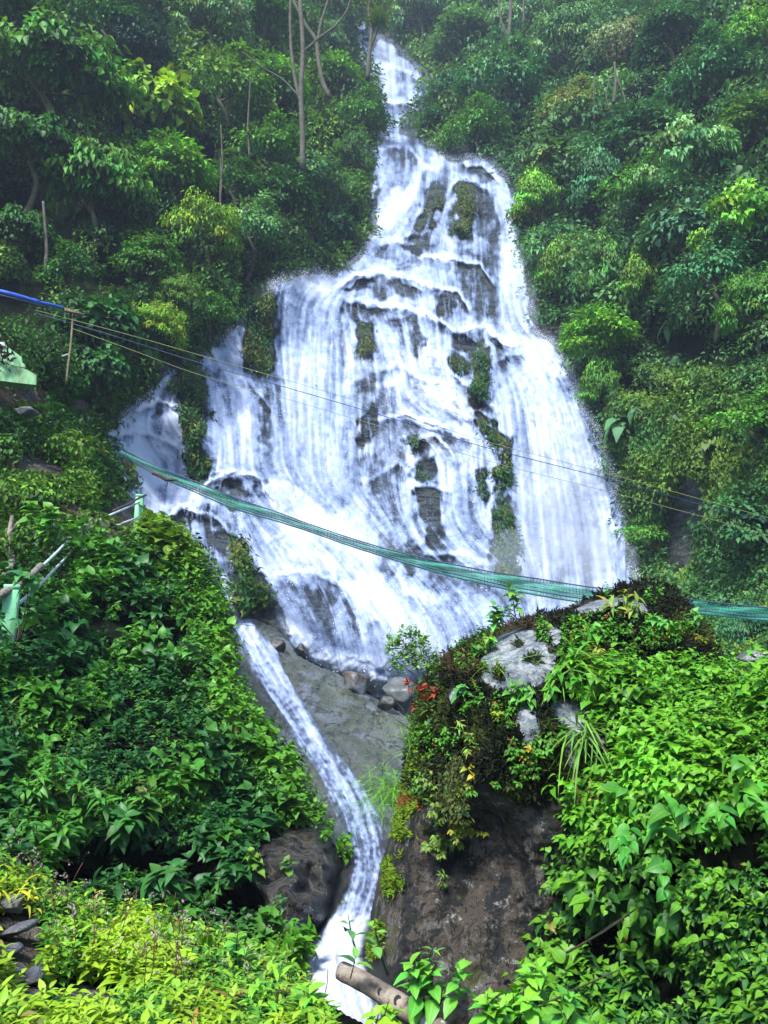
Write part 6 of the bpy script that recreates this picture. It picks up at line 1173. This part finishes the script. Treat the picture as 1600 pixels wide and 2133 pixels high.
# named foreground saplings
FG = [('tall_herb', 'tall pointed-leaf herb at the crest of the near slope', 487, 2010, 3.2, 'broad', 8, 70, 44, (.14, .38, .04), 1),
      ('tall_herb', 'leafy herb leaning over the foot of the stream', 612, 2075, 3.1, 'broad', 10, 60, 42, (.13, .36, .03), 2),
      ('tall_herb', 'broad-leaved herb with dark stem at the bottom edge left of the log', 640, 2125, 2.8, 'broad', 12, 70, 48, (.14, .38, .03), 3),
      ('tall_herb', 'yellow-green herb at the bottom edge right under the stream', 770, 2150, 2.7, 'broad', 10, 60, 42, (.20, .42, .03), 3),
      ('tall_herb', 'herb at the bottom edge below the pointed-leaf crest herb', 560, 2125, 2.7, 'lance', 12, 80, 50, (.15, .40, .03), 4),
      ('tall_herb', 'leafy herb at the bottom edge in the middle of the near slope', 410, 2110, 2.7, 'broad', 10, 60, 42, (.18, .40, .03), 3),
      ('hydrangea_like_herb', 'big glossy-leaved sapling standing behind the log', 895, 2075, 2.75, 'broad', 12, 80, 46, (.10, .34, .035), 4),
      ('big_leaf_herb', 'leafy sapling right of the glossy one at the bottom edge', 1075, 2115, 2.7, 'broad', 12, 60, 42, (.13, .40, .03), 4),
      ('big_leaf_herb', 'sapling with pointed leaves under the brown rock face', 1020, 2130, 2.6, 'broad', 10, 50, 40, (.12, .37, .03), 4),
      ('big_leaf_herb', 'bright sapling rising at the bottom edge left of the creeper', 1110, 2070, 2.9, 'broad', 10, 50, 42, (.14, .40, .03), 2),
      ('big_leaf_herb', 'low herb in the bottom edge right of the saplings', 1195, 2125, 2.8, 'broad', 8, 60, 44, (.10, .34, .04), 2),
      ('slender_sapling', 'slender sapling with few light leaves between stream and brown rock', 808, 1985, 2.9, 'broad', 6, 60, 40, (.15, .38, .07), 1),
      ('slender_sapling', 'dark-leaved sprig hanging over the foot of the chute', 740, 1940, 3.0, 'broad', 4, 40, 30, (.06, .22, .07), 1),
      ('slender_sapling', 'thin-leaved sprig in front of the brown rock face', 878, 2010, 2.85, 'lance', 6, 44, 34, (.10, .32, .05), 1),
      ('slender_sapling', 'dark single-leaf sprig resting on the tip of the log', 730, 2012, 2.85, 'broad', 3, 26, 40, (.05, .20, .07), 1)]
for nm, lab, x, y, Y, kd, nl, Lp, lp, cl_, n_ in FG: single(nm, lab, 'plant', x, y+10, Y, kd, nl, Lp, lp, cl_, out=(0, -.1, 1), droop=.5, n=n_, spread=.35, lift=.8, tip=(.20, .46, .04))
# the log
lg = empty('fallen_log', P(712, 2020, 3.0), 'broken pale log pointing into the foot of the stream', 'log')
pth = smooth_path([P(711, 2022, 3.05), P(760, 2046, 2.98), (P(812, 2078, 2.9)), P(860, 2110, 2.82), P(915, 2150, 2.72), P(980, 2200, 2.62)], 30); V, F = tube(pth, np.linspace(.031, .038, 30)*(1+.08*fbm(np.arange(30)[:, None]*np.array([[.3, .1, 0]]))), 20, .06, 2); bark = child('bark', mesh_np('log_bark', V, F, M['log'], smooth=False), lg)
for t_, a_, sz in ((9, -2.0, .014), (13, -1.5, .019), (18, -1.0, .009)):
    T_ = unit(pth[t_+1]-pth[t_]); side = unit(np.cross(T_, UP)); u_ = np.cross(side, T_); c = pth[t_]+(side*math.cos(a_)*0+np.array([0, -.045, .015+.01*(t_ % 3)])); k = unit(c-pth[t_]); c = pth[t_]+k*.033
    a = np.linspace(0, 2*np.pi, 14, endpoint=False); x_ = unit(np.cross(k, UP)); y_ = np.cross(x_, k); ring = [c+(x_*np.cos(q)*sz*.8+y_*np.sin(q)*sz)+k*.001 for q in a]; ring2 = [c+(x_*np.cos(q)*sz*.6+y_*np.sin(q)*sz*.75)+k*.008 for q in a]
    V = np.vstack([ring, ring2, [c+k*.004]]); F3 = [(14+i, 14+(i+1) % 14, 28) for i in range(14)]; F4 = [(i, (i+1) % 14, 14+(i+1) % 14, 14+i) for i in range(14)]; link('knot', mesh_np('knot', V, [np.array(F4), np.array(F3)], M['knot']), bark)

# ------------------------------------------------------------------ air
def hazebox(name, x0, x1, y0, y1, z0, z1, dens, col=(.62, .72, .95)):
    V = np.array([(x, y, z) for z in (z0, z1) for y in (y0, y1) for x in (x0, x1)], float); F = np.array([(0, 2, 3, 1), (4, 5, 7, 6), (0, 1, 5, 4), (2, 6, 7, 3), (0, 4, 6, 2), (1, 3, 7, 5)])
    m, t = newmat(name); v = t.nodes.new('ShaderNodeVolumePrincipled'); v.inputs['Color'].default_value = (*col, 1); v.inputs['Density'].default_value = dens; v.inputs['Anisotropy'].default_value = .1
    o = t.nodes.new('ShaderNodeOutputMaterial'); t.links.new(v.outputs[0], o.inputs[1]); return tag(link(name, mesh_np(name, V, F, m)), 'thin bluish mist filling the gorge', kind='stuff')

hazebox('haze', -110, 110, -8, 135, -2.6, 150, HAZE)

def mist(px, py, Yo, rx, ry, rz, dens):
    Y = float(HILL.Y(np.array([float(px)]), np.array([float(py)]))[0])-Yo; s = Y/FPX; n1, n2_ = 32, 20
    U, Vv = np.meshgrid(np.linspace(0, 2*np.pi, n1, endpoint=False), np.linspace(0.01, np.pi-.01, n2_)); d = np.stack([np.cos(U)*np.sin(Vv), np.sin(U)*np.sin(Vv), np.cos(Vv)], -1).reshape(-1, 3)
    V = d*(1+.25*fbm(d*1.5+px, 3))[:, None]*np.array([rx*s, rz, ry*s]); i = np.arange(n1*n2_).reshape(n2_, n1); F = np.stack([i[:-1], i[1:], np.roll(i, -1, 1)[1:], np.roll(i, -1, 1)[:-1]], -1).reshape(-1, 4)
    m, t = newmat('mist'); v = t.nodes.new('ShaderNodeVolumePrincipled'); v.inputs['Color'].default_value = (.86, .91, 1, 1); v.inputs['Density'].default_value = dens; v.inputs['Anisotropy'].default_value = .1
    o = t.nodes.new('ShaderNodeOutputMaterial'); t.links.new(v.outputs[0], o.inputs[1]); ob_ = link('mist', mesh_np('mist', V, F, m)); ob_.location = P(px, py, Y); tag(ob_, 'white mist hanging in front of the falls', kind='stuff')
for a in ((1150, 1180, 3.2, 170, 90, 2.0, .09), (720, 1130, 2.2, 130, 70, 1.6, .07), (860, 1330, 2.5, 100, 60, 1.8, .09), (1170, 1070, 2.4, 105, 190, 1.8, .13), (1075, 610, 1.2, 26, 120, .8, .12), (650, 600, 1.0, 60, 26, .8, .16), (1085, 640, 1.4, 40, 90, 1.0, .07)): mist(*a)
